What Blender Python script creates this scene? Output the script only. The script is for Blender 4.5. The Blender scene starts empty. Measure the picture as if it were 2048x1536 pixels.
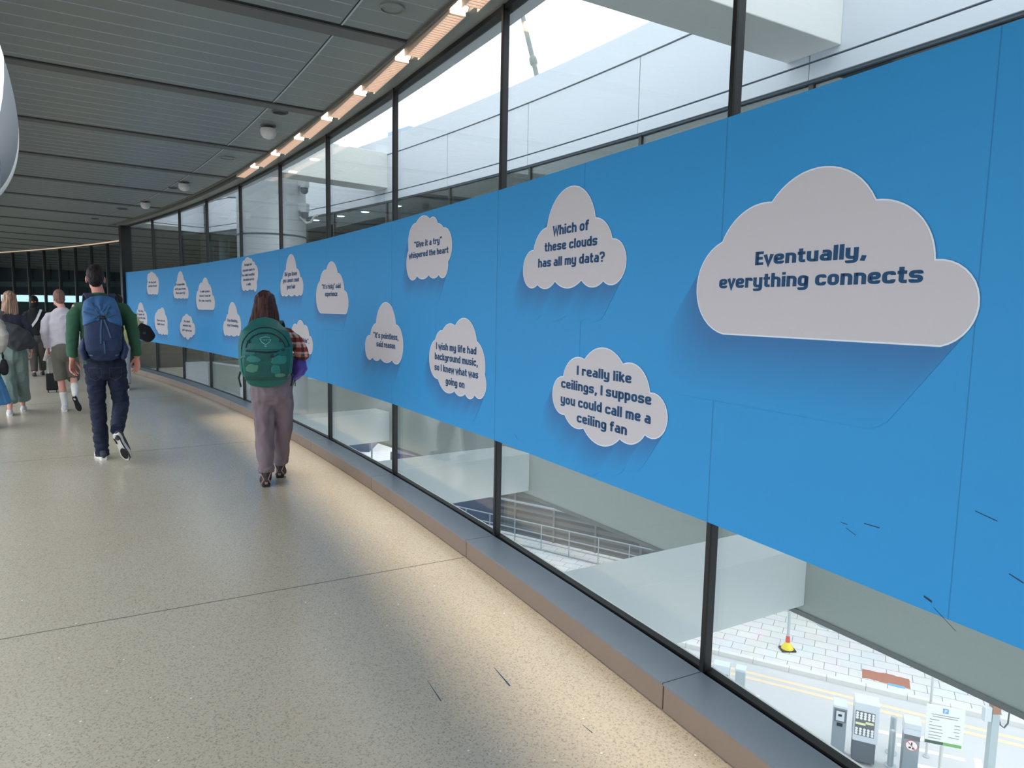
import bpy, bmesh, math, random
from mathutils import Vector, Matrix, noise
from mathutils.bvhtree import BVHTree

# ------------------------------------------------------------------ scene, camera, sky, exposure
scene = bpy.context.scene
COL = scene.collection
R_ = math.radians

F_PX, PITCH, ROLL, EYE = 1361.0, R_(6.09), R_(1.123), 1.45
cam_data = bpy.data.cameras.new('camera')
cam_data.sensor_fit = 'HORIZONTAL'
cam_data.sensor_width = 36.0
cam_data.lens = 36.0 * F_PX / 2048.0
cam_data.clip_start, cam_data.clip_end = 0.05, 500
cam = bpy.data.objects.new('camera', cam_data)
COL.objects.link(cam)
_f = Vector((0, math.cos(PITCH), -math.sin(PITCH)))
_u = Vector((0, math.sin(PITCH), math.cos(PITCH)))
_r = Vector((1, 0, 0))
_r2 = _r * math.cos(ROLL) + _u * math.sin(ROLL)
_u2 = -_r * math.sin(ROLL) + _u * math.cos(ROLL)
_m = Matrix((_r2, _u2, -_f)).transposed().to_4x4()
_m.translation = (0, 0, EYE)
cam.matrix_world = _m
scene.camera = cam

world = bpy.data.worlds.new('overcast_sky')
scene.world = world
world.use_nodes = True
_bg = world.node_tree.nodes['Background']
_bg.inputs['Color'].default_value = (0.91, 0.97, 1.04, 1)
_bg.inputs['Strength'].default_value = 1.22

scene.view_settings.view_transform = 'Standard'
scene.view_settings.look = 'None'
scene.view_settings.gamma = 1.0
scene.view_settings.use_curve_mapping = False
scene.view_settings.exposure = 1.0
scene.cycles.max_bounces = 10
scene.cycles.transparent_max_bounces = 16
scene.cycles.use_denoising = True

# ------------------------------------------------------------------ helpers
def lin(c):
    c = c / 255.0
    return c / 12.92 if c <= 0.04045 else ((c + 0.055) / 1.055) ** 2.4

def rgb(r, g, b):
    return (lin(r), lin(g), lin(b), 1.0)

class NT:
    """small wrapper round a material's node tree"""
    def __init__(s, name):
        s.m = bpy.data.materials.new(name)
        s.m.use_nodes = True
        s.t = s.m.node_tree
        s.p = s.t.nodes['Principled BSDF']
        s.out = s.t.nodes['Material Output']
    def n(s, kind, **kw):
        nd = s.t.nodes.new(kind)
        for k, v in kw.items():
            if k in nd.inputs: nd.inputs[k].default_value = v
            else: setattr(nd, k, v)
        return nd
    def l(s, a, b): s.t.links.new(a, b)

def M(name, c, rough=0.6, metal=0.0, spec=0.5, var=0.0, vscale=6.0, bump=0.0, bscale=60.0, emit=None, estr=1.0):
    """Principled material with a little procedural colour variation and bump"""
    k = NT(name)
    p = k.p
    p.inputs['Roughness'].default_value = rough
    p.inputs['Metallic'].default_value = metal
    p.inputs['Specular IOR Level'].default_value = spec
    if var > 0:
        tc = k.n('ShaderNodeTexCoord')
        ns = k.n('ShaderNodeTexNoise', Scale=vscale, Detail=4.0)
        k.l(tc.outputs['Object'], ns.inputs['Vector'])
        mx = k.n('ShaderNodeMixRGB')
        mx.inputs[1].default_value = tuple(max(0, v * (1 - var)) for v in c[:3]) + (1,)
        mx.inputs[2].default_value = tuple(min(1, v * (1 + var)) for v in c[:3]) + (1,)
        k.l(ns.outputs['Fac'], mx.inputs[0])
        k.l(mx.outputs[0], p.inputs['Base Color'])
    else:
        p.inputs['Base Color'].default_value = c
    if bump > 0:
        tc = k.n('ShaderNodeTexCoord')
        ns = k.n('ShaderNodeTexNoise', Scale=bscale, Detail=3.0)
        k.l(tc.outputs['Object'], ns.inputs['Vector'])
        bp = k.n('ShaderNodeBump', Strength=bump, Distance=0.01)
        k.l(ns.outputs['Fac'], bp.inputs['Height'])
        k.l(bp.outputs['Normal'], p.inputs['Normal'])
    if emit:
        p.inputs['Emission Color'].default_value = emit
        p.inputs['Emission Strength'].default_value = estr
    return k.m

def tag(o, label=None, cat=None, group=None, kind=None):
    if label: o['label'] = label
    if cat: o['category'] = cat
    if group: o['group'] = group
    if kind: o['kind'] = kind
    return o

def empty(name, loc=(0, 0, 0), rz=0.0, parent=None):
    o = bpy.data.objects.new(name, None)
    COL.objects.link(o)
    o.location = loc
    o.rotation_euler = (0, 0, rz)
    o.empty_display_size = 0.1
    if parent: o.parent = parent
    return o

def link(name, me, mats, parent=None, smooth=False):
    if not isinstance(mats, (list, tuple)): mats = [mats]
    for m in mats: me.materials.append(m)
    if smooth:
        me.polygons.foreach_set('use_smooth', [True] * len(me.polygons))
    o = bpy.data.objects.new(name, me)
    COL.objects.link(o)
    if parent: o.parent = parent
    return o

class MB:
    """mesh builder: collects shapes and links them as ONE mesh object"""
    def __init__(s): s.v, s.f, s.mi = [], [], []
    def add(s, vs, fs, mi=0):
        b = len(s.v)
        s.v += [tuple(v) for v in vs]
        s.f += [[b + i for i in f] for f in fs]
        s.mi += [mi] * len(fs)
        return s
    def hexa(s, p, mi=0):
        """8 points: bottom 4 anticlockwise, top 4"""
        return s.add(p, [(3, 2, 1, 0), (4, 5, 6, 7), (0, 1, 5, 4), (1, 2, 6, 5), (2, 3, 7, 6), (3, 0, 4, 7)], mi)
    def box(s, lo, hi, mi=0, mat=None):
        (x0, y0, z0), (x1, y1, z1) = lo, hi
        p = [(x0, y0, z0), (x1, y0, z0), (x1, y1, z0), (x0, y1, z0), (x0, y0, z1), (x1, y0, z1), (x1, y1, z1), (x0, y1, z1)]
        if mat is not None: p = [mat @ Vector(q) for q in p]
        return s.hexa(p, mi)
    def arc(s, r0, r1, a0, a1, z0, z1, step=0.5, mi=0):
        """solid ring sector about the building's centre (angles in degrees)"""
        n = max(1, int(math.ceil(abs(a1 - a0) / step)))
        vs, fs = [], []
        for i in range(n + 1):
            a = a0 + (a1 - a0) * i / n
            for (r, z) in ((r0, z0), (r1, z0), (r1, z1), (r0, z1)):
                vs.append(P(r, a, z))
        for i in range(n):
            b = 4 * i
            for k in range(4):
                k2 = (k + 1) % 4
                fs.append((b + k, b + k2, b + 4 + k2, b + 4 + k))
        fs.append((3, 2, 1, 0))
        e = 4 * n
        fs.append((e, e + 1, e + 2, e + 3))
        return s.add(vs, fs, mi)
    def tube(s, pts, rad, n=10, mi=0, caps=True):
        pts = [Vector(p) for p in pts]
        if not isinstance(rad, (list, tuple)): rad = [rad] * len(pts)
        vs, fs = [], []
        up = Vector((0.013, 0.021, 1)).normalized()
        for i, p in enumerate(pts):
            t = (pts[min(i + 1, len(pts) - 1)] - pts[max(i - 1, 0)]).normalized()
            a = t.cross(up)
            if a.length < 1e-3: a = t.cross(Vector((1, 0, 0)))
            a.normalize()
            b = a.cross(t)
            for k in range(n):
                w = 2 * math.pi * k / n
                vs.append(p + (a * math.cos(w) + b * math.sin(w)) * rad[i])
        for i in range(len(pts) - 1):
            for k in range(n):
                k2 = (k + 1) % n
                fs.append((i * n + k, i * n + k2, (i + 1) * n + k2, (i + 1) * n + k))
        if caps:
            fs.append(tuple(range(n - 1, -1, -1)))
            fs.append(tuple((len(pts) - 1) * n + k for k in range(n)))
        return s.add(vs, fs, mi)
    def lathe(s, prof, c=(0, 0, 0), n=24, mi=0):
        """profile of (radius, z) turned about the vertical through c"""
        c = Vector(c)
        vs, fs = [], []
        for (r, z) in prof:
            for k in range(n):
                w = 2 * math.pi * k / n
                vs.append(c + Vector((max(r, 1e-4) * math.cos(w), max(r, 1e-4) * math.sin(w), z)))
        for i in range(len(prof) - 1):
            for k in range(n):
                k2 = (k + 1) % n
                fs.append((i * n + k, i * n + k2, (i + 1) * n + k2, (i + 1) * n + k))
        fs.append(tuple(range(n - 1, -1, -1)))
        fs.append(tuple((len(prof) - 1) * n + k for k in range(n)))
        return s.add(vs, fs, mi)
    def quad(s, p, mi=0):
        return s.add(p, [(0, 1, 2, 3)], mi)
    def build(s, name, mats, parent=None, smooth=False, bevel=0.0, auto=False):
        me = bpy.data.meshes.new(name)
        me.from_pydata(s.v, [], s.f)
        me.update()
        bm = bmesh.new(); bm.from_mesh(me)
        bmesh.ops.recalc_face_normals(bm, faces=bm.faces[:]) if not auto else None
        bm.to_mesh(me); bm.free()
        o = link(name, me, mats, parent, smooth)
        if any(s.mi): me.polygons.foreach_set('material_index', s.mi)
        if bevel > 0:
            md = o.modifiers.new('bevel', 'BEVEL'); md.width = bevel; md.segments = 2
            md.limit_method = 'ANGLE'; md.angle_limit = R_(40)
        if smooth:
            try: me.set_sharp_from_angle(angle=R_(38))
            except Exception: pass
        return o

# ------------------------------------------------------------------ the curved walkway: everything is set out from one centre
CX, CY = -45.55, -21.77
def P(r, deg, z):
    a = R_(deg)
    return Vector((CX + r * math.cos(a), CY + r * math.sin(a), z))
ANG = [21.85, 23.78, 25.70, 27.62, 29.524, 31.406, 33.279, 35.114, 37.065, 39.018, 40.811, 42.756, 44.861]   # glazing bars
RB = 52.235                                   # radius of the glass wall
SILL_Z, BAN_LO, BAN_HI, SOFFIT = 0.107, 0.690, 2.134, 3.142
NODE = [P(RB, a, 0) for a in ANG]
SS = [0.0]
for _a, _b in zip(NODE[:-1], NODE[1:]): SS.append(SS[-1] + (_b - _a).length)
def on_banner(s, z, off=0.0):
    """point on the banner: s metres along it from its near end, z above the floor, off metres into the walkway"""
    i = 0
    while i < len(SS) - 2 and s > SS[i + 1]: i += 1
    k = (s - SS[i]) / (SS[i + 1] - SS[i])
    A, B = NODE[i], NODE[i + 1]
    p = A.lerp(B, k)
    d = (B - A).normalized()
    nrm = Vector((-d.y, d.x, 0))              # towards the centre
    return Vector((p.x, p.y, z)) + nrm * off
# ------------------------------------------------------------------ materials
def mat_floor():
    k = NT('terrazzo_floor')
    tc = k.n('ShaderNodeTexCoord')
    big = k.n('ShaderNodeTexNoise', Scale=0.9, Detail=3.0)
    mid = k.n('ShaderNodeTexNoise', Scale=90.0, Detail=2.0)
    v1 = k.n('ShaderNodeTexVoronoi', Scale=210.0)
    v2 = k.n('ShaderNodeTexVoronoi', Scale=26.0)
    for x in (big, mid, v1, v2): k.l(tc.outputs['Object'], x.inputs['Vector'])
    base = k.n('ShaderNodeMixRGB')
    base.inputs[1].default_value = rgb(184, 173, 152); base.inputs[2].default_value = rgb(194, 186, 170)
    k.l(big.outputs['Fac'], base.inputs[0])
    r0 = k.n('ShaderNodeValToRGB')
    r0.color_ramp.elements[0].position = 0.35; r0.color_ramp.elements[0].color = (0.90, 0.90, 0.90, 1)
    r0.color_ramp.elements[1].position = 0.65; r0.color_ramp.elements[1].color = (1.04, 1.04, 1.04, 1)
    k.l(mid.outputs['Fac'], r0.inputs[0])
    m0 = k.n('ShaderNodeMixRGB', blend_type='MULTIPLY'); m0.inputs[0].default_value = 1
    k.l(base.outputs[0], m0.inputs[1]); k.l(r0.outputs[0], m0.inputs[2])
    # dark and pale chips: the colour of each cell decides what it is
    sep = k.n('ShaderNodeSeparateColor')
    k.l(v1.outputs['Color'], sep.inputs[0])
    dk = k.n('ShaderNodeMath', operation='GREATER_THAN'); dk.inputs[1].default_value = 0.86
    k.l(sep.outputs[0], dk.inputs[0])
    md = k.n('ShaderNodeMixRGB'); md.inputs[2].default_value = rgb(160, 150, 134)
    k.l(dk.outputs[0], md.inputs[0]); k.l(m0.outputs[0], md.inputs[1])
    sep2 = k.n('ShaderNodeSeparateColor'); k.l(v2.outputs['Color'], sep2.inputs[0])
    g1 = k.n('ShaderNodeMath', operation='GREATER_THAN'); g1.inputs[1].default_value = 0.93
    k.l(sep2.outputs[1], g1.inputs[0])
    g2 = k.n('ShaderNodeMath', operation='LESS_THAN'); g2.inputs[1].default_value = 0.10
    k.l(v2.outputs['Distance'], g2.inputs[0])
    g3 = k.n('ShaderNodeMath', operation='MULTIPLY'); k.l(g1.outputs[0], g3.inputs[0]); k.l(g2.outputs[0], g3.inputs[1])
    ml = k.n('ShaderNodeMixRGB'); ml.inputs[2].default_value = rgb(240, 236, 228)
    k.l(g3.outputs[0], ml.inputs[0]); k.l(md.outputs[0], ml.inputs[1])
    k.l(ml.outputs[0], k.p.inputs['Base Color'])
    rr = k.n('ShaderNodeMapRange'); rr.inputs['To Min'].default_value = 0.16; rr.inputs['To Max'].default_value = 0.30
    k.l(big.outputs['Fac'], rr.inputs['Value']); k.l(rr.outputs[0], k.p.inputs['Roughness'])
    k.p.inputs['Specular IOR Level'].default_value = 0.5
    return k.m

def mat_glass(name, tint, ior=1.5):
    """thin architectural glass: clear, lightly tinted, with a Fresnel mirror on it"""
    k = NT(name)
    tr = k.n('ShaderNodeBsdfTransparent', Color=tint)
    gl = k.n('ShaderNodeBsdfGlossy', Roughness=0.0)
    gl.inputs['Color'].default_value = (1, 1, 1, 1)
    fr = k.n('ShaderNodeFresnel', IOR=ior)
    ge = k.n('ShaderNodeNewGeometry')          # both faces of the pane reflect alike, as thin glass does
    io = k.n('ShaderNodeMapRange'); io.inputs['To Min'].default_value = ior; io.inputs['To Max'].default_value = 1.0 / ior
    k.l(ge.outputs['Backfacing'], io.inputs['Value']); k.l(io.outputs[0], fr.inputs['IOR'])
    mx = k.n('ShaderNodeMixShader')
    k.l(fr.outputs[0], mx.inputs[0]); k.l(tr.outputs[0], mx.inputs[1]); k.l(gl.outputs[0], mx.inputs[2])
    k.l(mx.outputs[0], k.out.inputs['Surface'])
    return k.m

def mat_plaid():
    """red, white and black check, procedural"""
    k = NT('plaid_flannel')
    tc = k.n('ShaderNodeTexCoord')
    sp = k.n('ShaderNodeSeparateXYZ'); k.l(tc.outputs['Object'], sp.inputs[0])
    def stripes(a, b, per, width, off=0.0):
        ad = k.n('ShaderNodeMath', operation='ADD'); k.l(a, ad.inputs[0])
        if b is not None: k.l(b, ad.inputs[1])
        else: ad.inputs[1].default_value = off
        m = k.n('ShaderNodeMath', operation='MULTIPLY'); m.inputs[1].default_value = 1.0 / per; k.l(ad.outputs[0], m.inputs[0])
        f = k.n('ShaderNodeMath', operation='FRACT'); k.l(m.outputs[0], f.inputs[0])
        g = k.n('ShaderNodeMath', operation='LESS_THAN'); g.inputs[1].default_value = width; k.l(f.outputs[0], g.inputs[0])
        return g.outputs[0]
    s1 = stripes(sp.outputs['Z'], None, 0.078, 0.45)
    s2 = stripes(sp.outputs['Y'], sp.outputs['X'], 0.07, 0.42)
    s3 = stripes(sp.outputs['Z'], None, 0.078, 0.20, 0.018)
    a = k.n('ShaderNodeMixRGB'); a.inputs[1].default_value = rgb(196, 150, 140); a.inputs[2].default_value = rgb(140, 52, 46)
    k.l(s1, a.inputs[0])
    b = k.n('ShaderNodeMixRGB'); b.inputs[2].default_value = rgb(34, 28, 32)
    mm = k.n('ShaderNodeMath', operation='MULTIPLY'); mm.inputs[1].default_value = 0.8; k.l(s2, mm.inputs[0])
    k.l(mm.outputs[0], b.inputs[0]); k.l(a.outputs[0], b.inputs[1])
    c = k.n('ShaderNodeMixRGB'); c.inputs[2].default_value = rgb(215, 205, 205)
    m3 = k.n('ShaderNodeMath', operation='MULTIPLY'); m3.inputs[1].default_value = 0.35; k.l(s3, m3.inputs[0])
    k.l(m3.outputs[0], c.inputs[0]); k.l(b.outputs[0], c.inputs[1])
    k.l(c.outputs[0], k.p.inputs['Base Color'])
    k.p.inputs['Roughness'].default_value = 0.9
    return k.m

def mat_hair(name, c1, c2):
    k = NT(name)
    tc = k.n('ShaderNodeTexCoord')
    mp = k.n('ShaderNodeMapping'); mp.inputs['Scale'].default_value = (70, 70, 3)
    k.l(tc.outputs['Object'], mp.inputs[0])
    ns = k.n('ShaderNodeTexNoise', Scale=1.0, Detail=3.0); k.l(mp.outputs[0], ns.inputs['Vector'])
    mx = k.n('ShaderNodeMixRGB'); mx.inputs[1].default_value = c1; mx.inputs[2].default_value = c2
    rp = k.n('ShaderNodeValToRGB'); rp.color_ramp.elements[0].position = 0.38; rp.color_ramp.elements[1].position = 0.66
    k.l(ns.outputs['Fac'], rp.inputs[0]); k.l(rp.outputs[0], mx.inputs[0])
    k.l(mx.outputs[0], k.p.inputs['Base Color'])
    bp = k.n('ShaderNodeBump', Strength=0.6, Distance=0.01); k.l(ns.outputs['Fac'], bp.inputs['Height']); k.l(bp.outputs[0], k.p.inputs['Normal'])
    k.p.inputs['Roughness'].default_value = 0.62; k.p.inputs['Specular IOR Level'].default_value = 0.3
    return k.m

def mat_pavers():
    k = NT('concrete_pavers')
    tc = k.n('ShaderNodeTexCoord')
    mp = k.n('ShaderNodeMapping'); mp.inputs['Rotation'].default_value = (0, 0, math.atan2(0.454, 0.891))
    k.l(tc.outputs['Object'], mp.inputs[0])
    br = k.n('ShaderNodeTexBrick', Scale=1.0)
    br.inputs['Color1'].default_value = rgb(230, 229, 230); br.inputs['Color2'].default_value = rgb(236, 234, 234)
    br.inputs['Mortar'].default_value = rgb(150, 148, 148)
    br.inputs['Mortar Size'].default_value = 0.009
    br.inputs['Brick Width'].default_value = 0.60; br.inputs['Row Height'].default_value = 0.42
    br.inputs['Mortar Smooth'].default_value = 0.1; br.inputs['Bias'].default_value = 0.0
    k.l(mp.outputs[0], br.inputs['Vector'])
    ns = k.n('ShaderNodeTexNoise', Scale=1.3, Detail=5.0); k.l(tc.outputs['Object'], ns.inputs['Vector'])
    mx = k.n('ShaderNodeMixRGB', blend_type='MULTIPLY'); mx.inputs[0].default_value = 0.25
    k.l(br.outputs['Color'], mx.inputs[1]); k.l(ns.outputs['Color'], mx.inputs[2])
    k.l(mx.outputs[0], k.p.inputs['Base Color'])
    k.p.inputs['Roughness'].default_value = 0.85
    return k.m

def mat_slats(name, c1, c2, per=0.28):
    """sheet cladding with horizontal laps"""
    k = NT(name)
    tc = k.n('ShaderNodeTexCoord'); sp = k.n('ShaderNodeSeparateXYZ'); k.l(tc.outputs['Object'], sp.inputs[0])
    m = k.n('ShaderNodeMath', operation='MULTIPLY'); m.inputs[1].default_value = 1 / per; k.l(sp.outputs['Z'], m.inputs[0])
    f = k.n('ShaderNodeMath', operation='FRACT'); k.l(m.outputs[0], f.inputs[0])
    g = k.n('ShaderNodeMath', operation='LESS_THAN'); g.inputs[1].default_value = 0.45; k.l(f.outputs[0], g.inputs[0])
    mx = k.n('ShaderNodeMixRGB'); mx.inputs[1].default_value = c1; mx.inputs[2].default_value = c2
    k.l(g.outputs[0], mx.inputs[0]); k.l(mx.outputs[0], k.p.inputs['Base Color'])
    k.p.inputs['Roughness'].default_value = 0.7
    return k.m

FLOOR = mat_floor()
GLASS = mat_glass('clear_glass', (0.935, 0.965, 0.955, 1), 1.42)
GLASS_DK = mat_glass('tinted_glass', (0.62, 0.76, 0.78, 1), 1.6)
JOINT = M('floor_joint', rgb(96, 92, 84), 0.7)
BANNER = M('banner_vinyl', rgb(50, 150, 214), 0.55, spec=0.3, var=0.03, vscale=1.5)
SEAM = M('banner_seam', rgb(42, 128, 184), 0.6)
CLOUDM = M('cloud_print', rgb(204, 200, 206), 0.6, spec=0.3)
CLOUDRIM = M('cloud_rim', rgb(226, 234, 244), 0.6, spec=0.3)
INK = M('navy_ink', rgb(24, 74, 116), 0.6, spec=0.3)
SCUFF = M('scuff_mark', rgb(24, 62, 92), 0.8)
CEIL = M('ceiling_panel', rgb(130, 136, 132), 0.36, spec=0.5, var=0.04, vscale=2)
CEILPALE = M('ceiling_pale_line', rgb(190, 200, 202), 0.4)
CHANNEL = M('ceiling_channel', rgb(104, 104, 100), 0.55)
BLACK = M('black_gasket', rgb(14, 15, 17), 0.45)
STEELG = M('mullion_grey', rgb(58, 58, 60), 0.4, metal=0.3)
SILL = M('slate_sill', rgb(110, 122, 134), 0.30, spec=0.5, var=0.08, vscale=9)
KICK = M('stone_kickboard', rgb(136, 119, 107), 0.55, var=0.10, vscale=7)
WHITE = M('white_paint', rgb(214, 216, 214), 0.55)
PALEMET = M('pale_metal_cladding', rgb(205, 210, 218), 0.45, spec=0.5, var=0.025, vscale=1.2)
GROOVE = M('cladding_groove', rgb(86, 96, 108), 0.7)
BEAMW = M('beam_white', rgb(226, 226, 222), 0.5, var=0.02)
BEAMG = M('beam_grey_green', rgb(204, 212, 212), 0.5, var=0.02)
FASC = M('fascia_grey_green', rgb(146, 156, 152), 0.5, var=0.04, vscale=1.0)
SOFFM = M('fascia_lip', rgb(96, 102, 102), 0.6)
COLM = M('column_cladding', rgb(214, 218, 222), 0.36, metal=0.15, var=0.02)
DARKIN = M('dark_interior', rgb(44, 54, 58), 0.7)
DARKBAND = M('dark_band', rgb(112, 116, 112), 0.6)
NEARBLK = M('near_black_panel', rgb(18, 21, 22), 0.4)
MIDGREY = M('mid_grey', rgb(128, 134, 132), 0.6)
ROAD = M('asphalt', rgb(204, 204, 206), 0.9, var=0.07, vscale=0.7)
PAVE = mat_pavers()
KERB = M('kerb_stone', rgb(226, 224, 222), 0.85, var=0.05)
LINEY = M('road_line_yellow', rgb(236, 214, 186), 0.8, var=0.05)
LINEW = M('road_line_white', rgb(246, 246, 246), 0.8)
RUST = M('red_brown_patch', rgb(176, 118, 100), 0.8, var=0.08)
CABG = M('cabinet_grey', rgb(140, 152, 160), 0.5)
CABD = M('cabinet_dark', rgb(100, 108, 116), 0.5)
CABL = M('cabinet_light', rgb(214, 222, 230), 0.5)
GALV = M('galvanised_steel', rgb(184, 196, 200), 0.45, metal=0.3)
ROOFD = mat_slats('dark_sheet_cladding', rgb(92, 98, 102), rgb(70, 76, 80))
NAVYW = M('navy_hoarding', rgb(44, 60, 92), 0.6, var=0.1)
BRICKB = M('dark_rubber', rgb(40, 40, 38), 0.8)
YELL = M('yellow_plastic', rgb(236, 214, 60), 0.5)
REDP = M('red_plastic', rgb(214, 84, 70), 0.5)
LAMPM = M('lamp_lens', (1, 0.9, 0.75, 1), 0.3, emit=(1.0, 0.80, 0.58, 1), estr=7.0)
LOUV = M('louvre_beige', rgb(226, 206, 190), 0.5)
LOUVGLOW = M('louvre_diffuser', rgb(226, 190, 164), 0.5, emit=(1.0, 0.92, 0.85, 1), estr=1.15)
SPOTM = M('downlight_lens', (1, 1, 1, 1), 0.3, emit=(0.85, 1.0, 0.95, 1), estr=5.0)
CCTVM = M('cctv_white', rgb(212, 216, 220), 0.4)
SKIN = M('skin', rgb(206, 142, 124), 0.55, var=0.06, vscale=12)
SKINP = M('skin_pale', rgb(218, 162, 144), 0.55, var=0.06, vscale=12)
EYEM = M('eye', rgb(40, 30, 26), 0.2)
HAIRD = mat_hair('hair_dark_brown', rgb(16, 11, 13), rgb(30, 20, 22))
HAIRW = mat_hair('hair_brown', rgb(38, 20, 22), rgb(88, 52, 46))
HAIRB = mat_hair('hair_blond', rgb(120, 92, 76), rgb(196, 162, 136))
HAIRS = mat_hair('hair_shaved', rgb(112, 82, 76), rgb(150, 112, 100))
GREENW = M('green_wool', rgb(50, 92, 70), 0.95, var=0.12, vscale=14, bump=0.25, bscale=240)
JEANS = M('indigo_denim', rgb(20, 29, 54), 0.9, var=0.22, vscale=9, bump=0.2, bscale=300)
JEANSTITCH = M('denim_stitch', rgb(70, 70, 84), 0.8)
SHOEG = M('trainer_grey_mesh', rgb(58, 64, 74), 0.8, bump=0.3, bscale=300)
SOLEW = M('sole_white', rgb(224, 222, 216), 0.6)
SOLEB = M('sole_black', rgb(26, 26, 26), 0.7)
PACKN = M('pack_navy', rgb(26, 45, 80), 0.75, var=0.12, vscale=14, bump=0.2, bscale=260)
PACKB = M('pack_blue', rgb(44, 90, 138), 0.7, var=0.12, vscale=12, bump=0.2, bscale=260)
PACKW = M('pack_webbing', rgb(60, 88, 122), 0.8)
TEAL = M('pack_teal', rgb(18, 98, 94), 0.6, var=0.12, vscale=10, bump=0.15, bscale=260)
TEALL = M('pack_teal_light', rgb(24, 112, 106), 0.6, var=0.10, vscale=10)
TEALM = M('pack_mesh_pocket', rgb(16, 84, 78), 0.7, var=0.15, vscale=16, bump=0.5, bscale=420)
TEALC = M('pocket_contents', rgb(66, 122, 100), 0.6, var=0.15, vscale=20)
TEALK = M('pack_black_trim', rgb(14, 34, 36), 0.7)
LOGOM = M('pack_emblem', rgb(120, 190, 180), 0.6)
PLAID = mat_plaid()
MAUVE = M('mauve_trousers', rgb(122, 108, 116), 0.9, var=0.10, vscale=8)
BROWNS = M('boot_tan', rgb(164, 128, 108), 0.8)
BOOTD = M('boot_dark', rgb(56, 54, 56), 0.8, var=0.15, vscale=30)
NAVYSOCK = M('navy_sock', rgb(28, 30, 66), 0.9)
PURPLE = M('purple_nylon', rgb(84, 66, 160), 0.5, var=0.15, vscale=14)
SWEATW = M('pale_sweatshirt', rgb(206, 200, 208), 0.95, var=0.04, vscale=8)
OLIVE = M('olive_shorts', rgb(104, 102, 92), 0.9)
NAVYTOP = M('navy_top', rgb(46, 48, 64), 0.9)
SAGE = M('sage_trousers', rgb(118, 136, 130), 0.9, var=0.06, vscale=9)
BAGD = M('charcoal_bag', rgb(58, 60, 64), 0.8, var=0.1)
BLACKC = M('black_cloth', rgb(22, 22, 26), 0.9)
DKTROU = M('dark_grey_trousers', rgb(72, 68, 64), 0.9)
STRAPW = M('white_strap', rgb(216, 216, 220), 0.7)
CREAMK = M('cream_knit', rgb(176, 172, 164), 0.95, var=0.08, bump=0.4, bscale=150)
SKIRTB = M('blue_skirt', rgb(74, 130, 178), 0.9, var=0.05)
YELJ = M('pale_yellow_jacket', rgb(204, 200, 140), 0.8, var=0.06)
PALET = M('pale_trousers', rgb(178, 186, 190), 0.9)
ORANGE = M('orange_band', rgb(214, 140, 60), 0.7)
PLASTIC = M('plastic_bag_white', rgb(196, 208, 222), 0.4, var=0.2, vscale=20)
GREENL = M('green_sign', rgb(120, 180, 110), 0.6)
GREEND = M('dark_green_sign', rgb(66, 96, 84), 0.6)
BLUEP = M('parking_blue', rgb(120, 182, 226), 0.5)
INKG = M('grey_print', rgb(150, 158, 160), 0.6)
PINKP = M('pink_red_print', rgb(214, 120, 128), 0.6)
# ------------------------------------------------------------------ the setting: floor, sill, windows, ceiling, roof
mb = MB()
mb.arc(44, 52.30, 8, 75, -0.35, 0.0)
mb.arc(52.30, 53.40, 44.95, 75, -0.35, 0.0)
floor = tag(mb.build('floor', FLOOR), 'polished speckled beige terrazzo floor of the curved walkway', kind='structure')
for a, r0 in ((29.53, 44), (34.15, 46), (39.0, 47), (43.6, 47), (25.1, 44)):
    j = MB(); j.arc(r0, 52.05, a, a + 0.007, 0.0, 0.0006, mi=0)
    j.build('floor_joint', JOINT, floor)
for (a, b, w) in (((-.051, 2.645), (.015, 2.509), .0035), ((-.309, 2.534), (-.242, 2.398), .002), ((.273, 2.267), (.303, 2.222), .002)):
    a, b = Vector((*a, .0008)), Vector((*b, .0008))
    t = (b - a).normalized().cross(Vector((0, 0, 1))) * w
    MB().quad([a - t * .3, b - t, b + t, a + t * .3]).build('scuff_mark', SCUFF, floor)

sill = tag(empty('baseboard_outer'), 'low slate topped stone kerb under the curved glass', kind='structure')
EDGE = [ANG[0] - 1.9] + ANG
for a0, a1 in zip(EDGE[:-1], EDGE[1:]):
    k = MB(); k.arc(52.060, 52.24, a0 + .004, a1 - .004, 0.002, 0.099); k.build('kick_face', KICK, sill)
    c = MB(); c.arc(52.055, 52.24, a0 + .0025, a1 - .0025, 0.099, SILL_Z); c.build('sill_cap', SILL, sill)
w_no = 0
for i in range(len(ANG) - 1):
    w_no += 1
    w = tag(empty('window_%d' % w_no), 'tall clear glass pane of the curved outer wall', kind='structure')
    A, B = NODE[i], NODE[i + 1]
    d = (B - A).normalized(); n = Vector((-d.y, d.x, 0))
    def bx(s0, s1, o0, o1, z0, z1, mat, name, par=w):
        p0, p1 = A + d * s0, A + d * s1
        q = [p0 + n * o0, p1 + n * o0, p1 + n * o1, p0 + n * o1]
        m = MB(); m.hexa([Vector((v.x, v.y, z0)) for v in q] + [Vector((v.x, v.y, z1)) for v in q])
        return m.build(name, mat, par)
    L = (B - A).length
    bx(0, L, -.048, -.036, SILL_Z, SOFFIT, GLASS, 'pane')
    bx(0, L, -.058, -.022, 0.06, SILL_Z + .006, BLACK, 'bottom_frame')
    bx(0, L, -.070, -.058, 0.05, SILL_Z + .004, WHITE, 'outer_sill')
    bx(0, L, -.070, -.012, SOFFIT - .030, SOFFIT + .01, BLACK, 'top_frame')
    bx(L - .010, L + .010, -.014, -.005, SILL_Z, SOFFIT, BLACK, 'mullion_cap')
    bx(L - .007, L + .007, -.048, -.014, SILL_Z, SOFFIT, STEELG, 'mullion')
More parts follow.
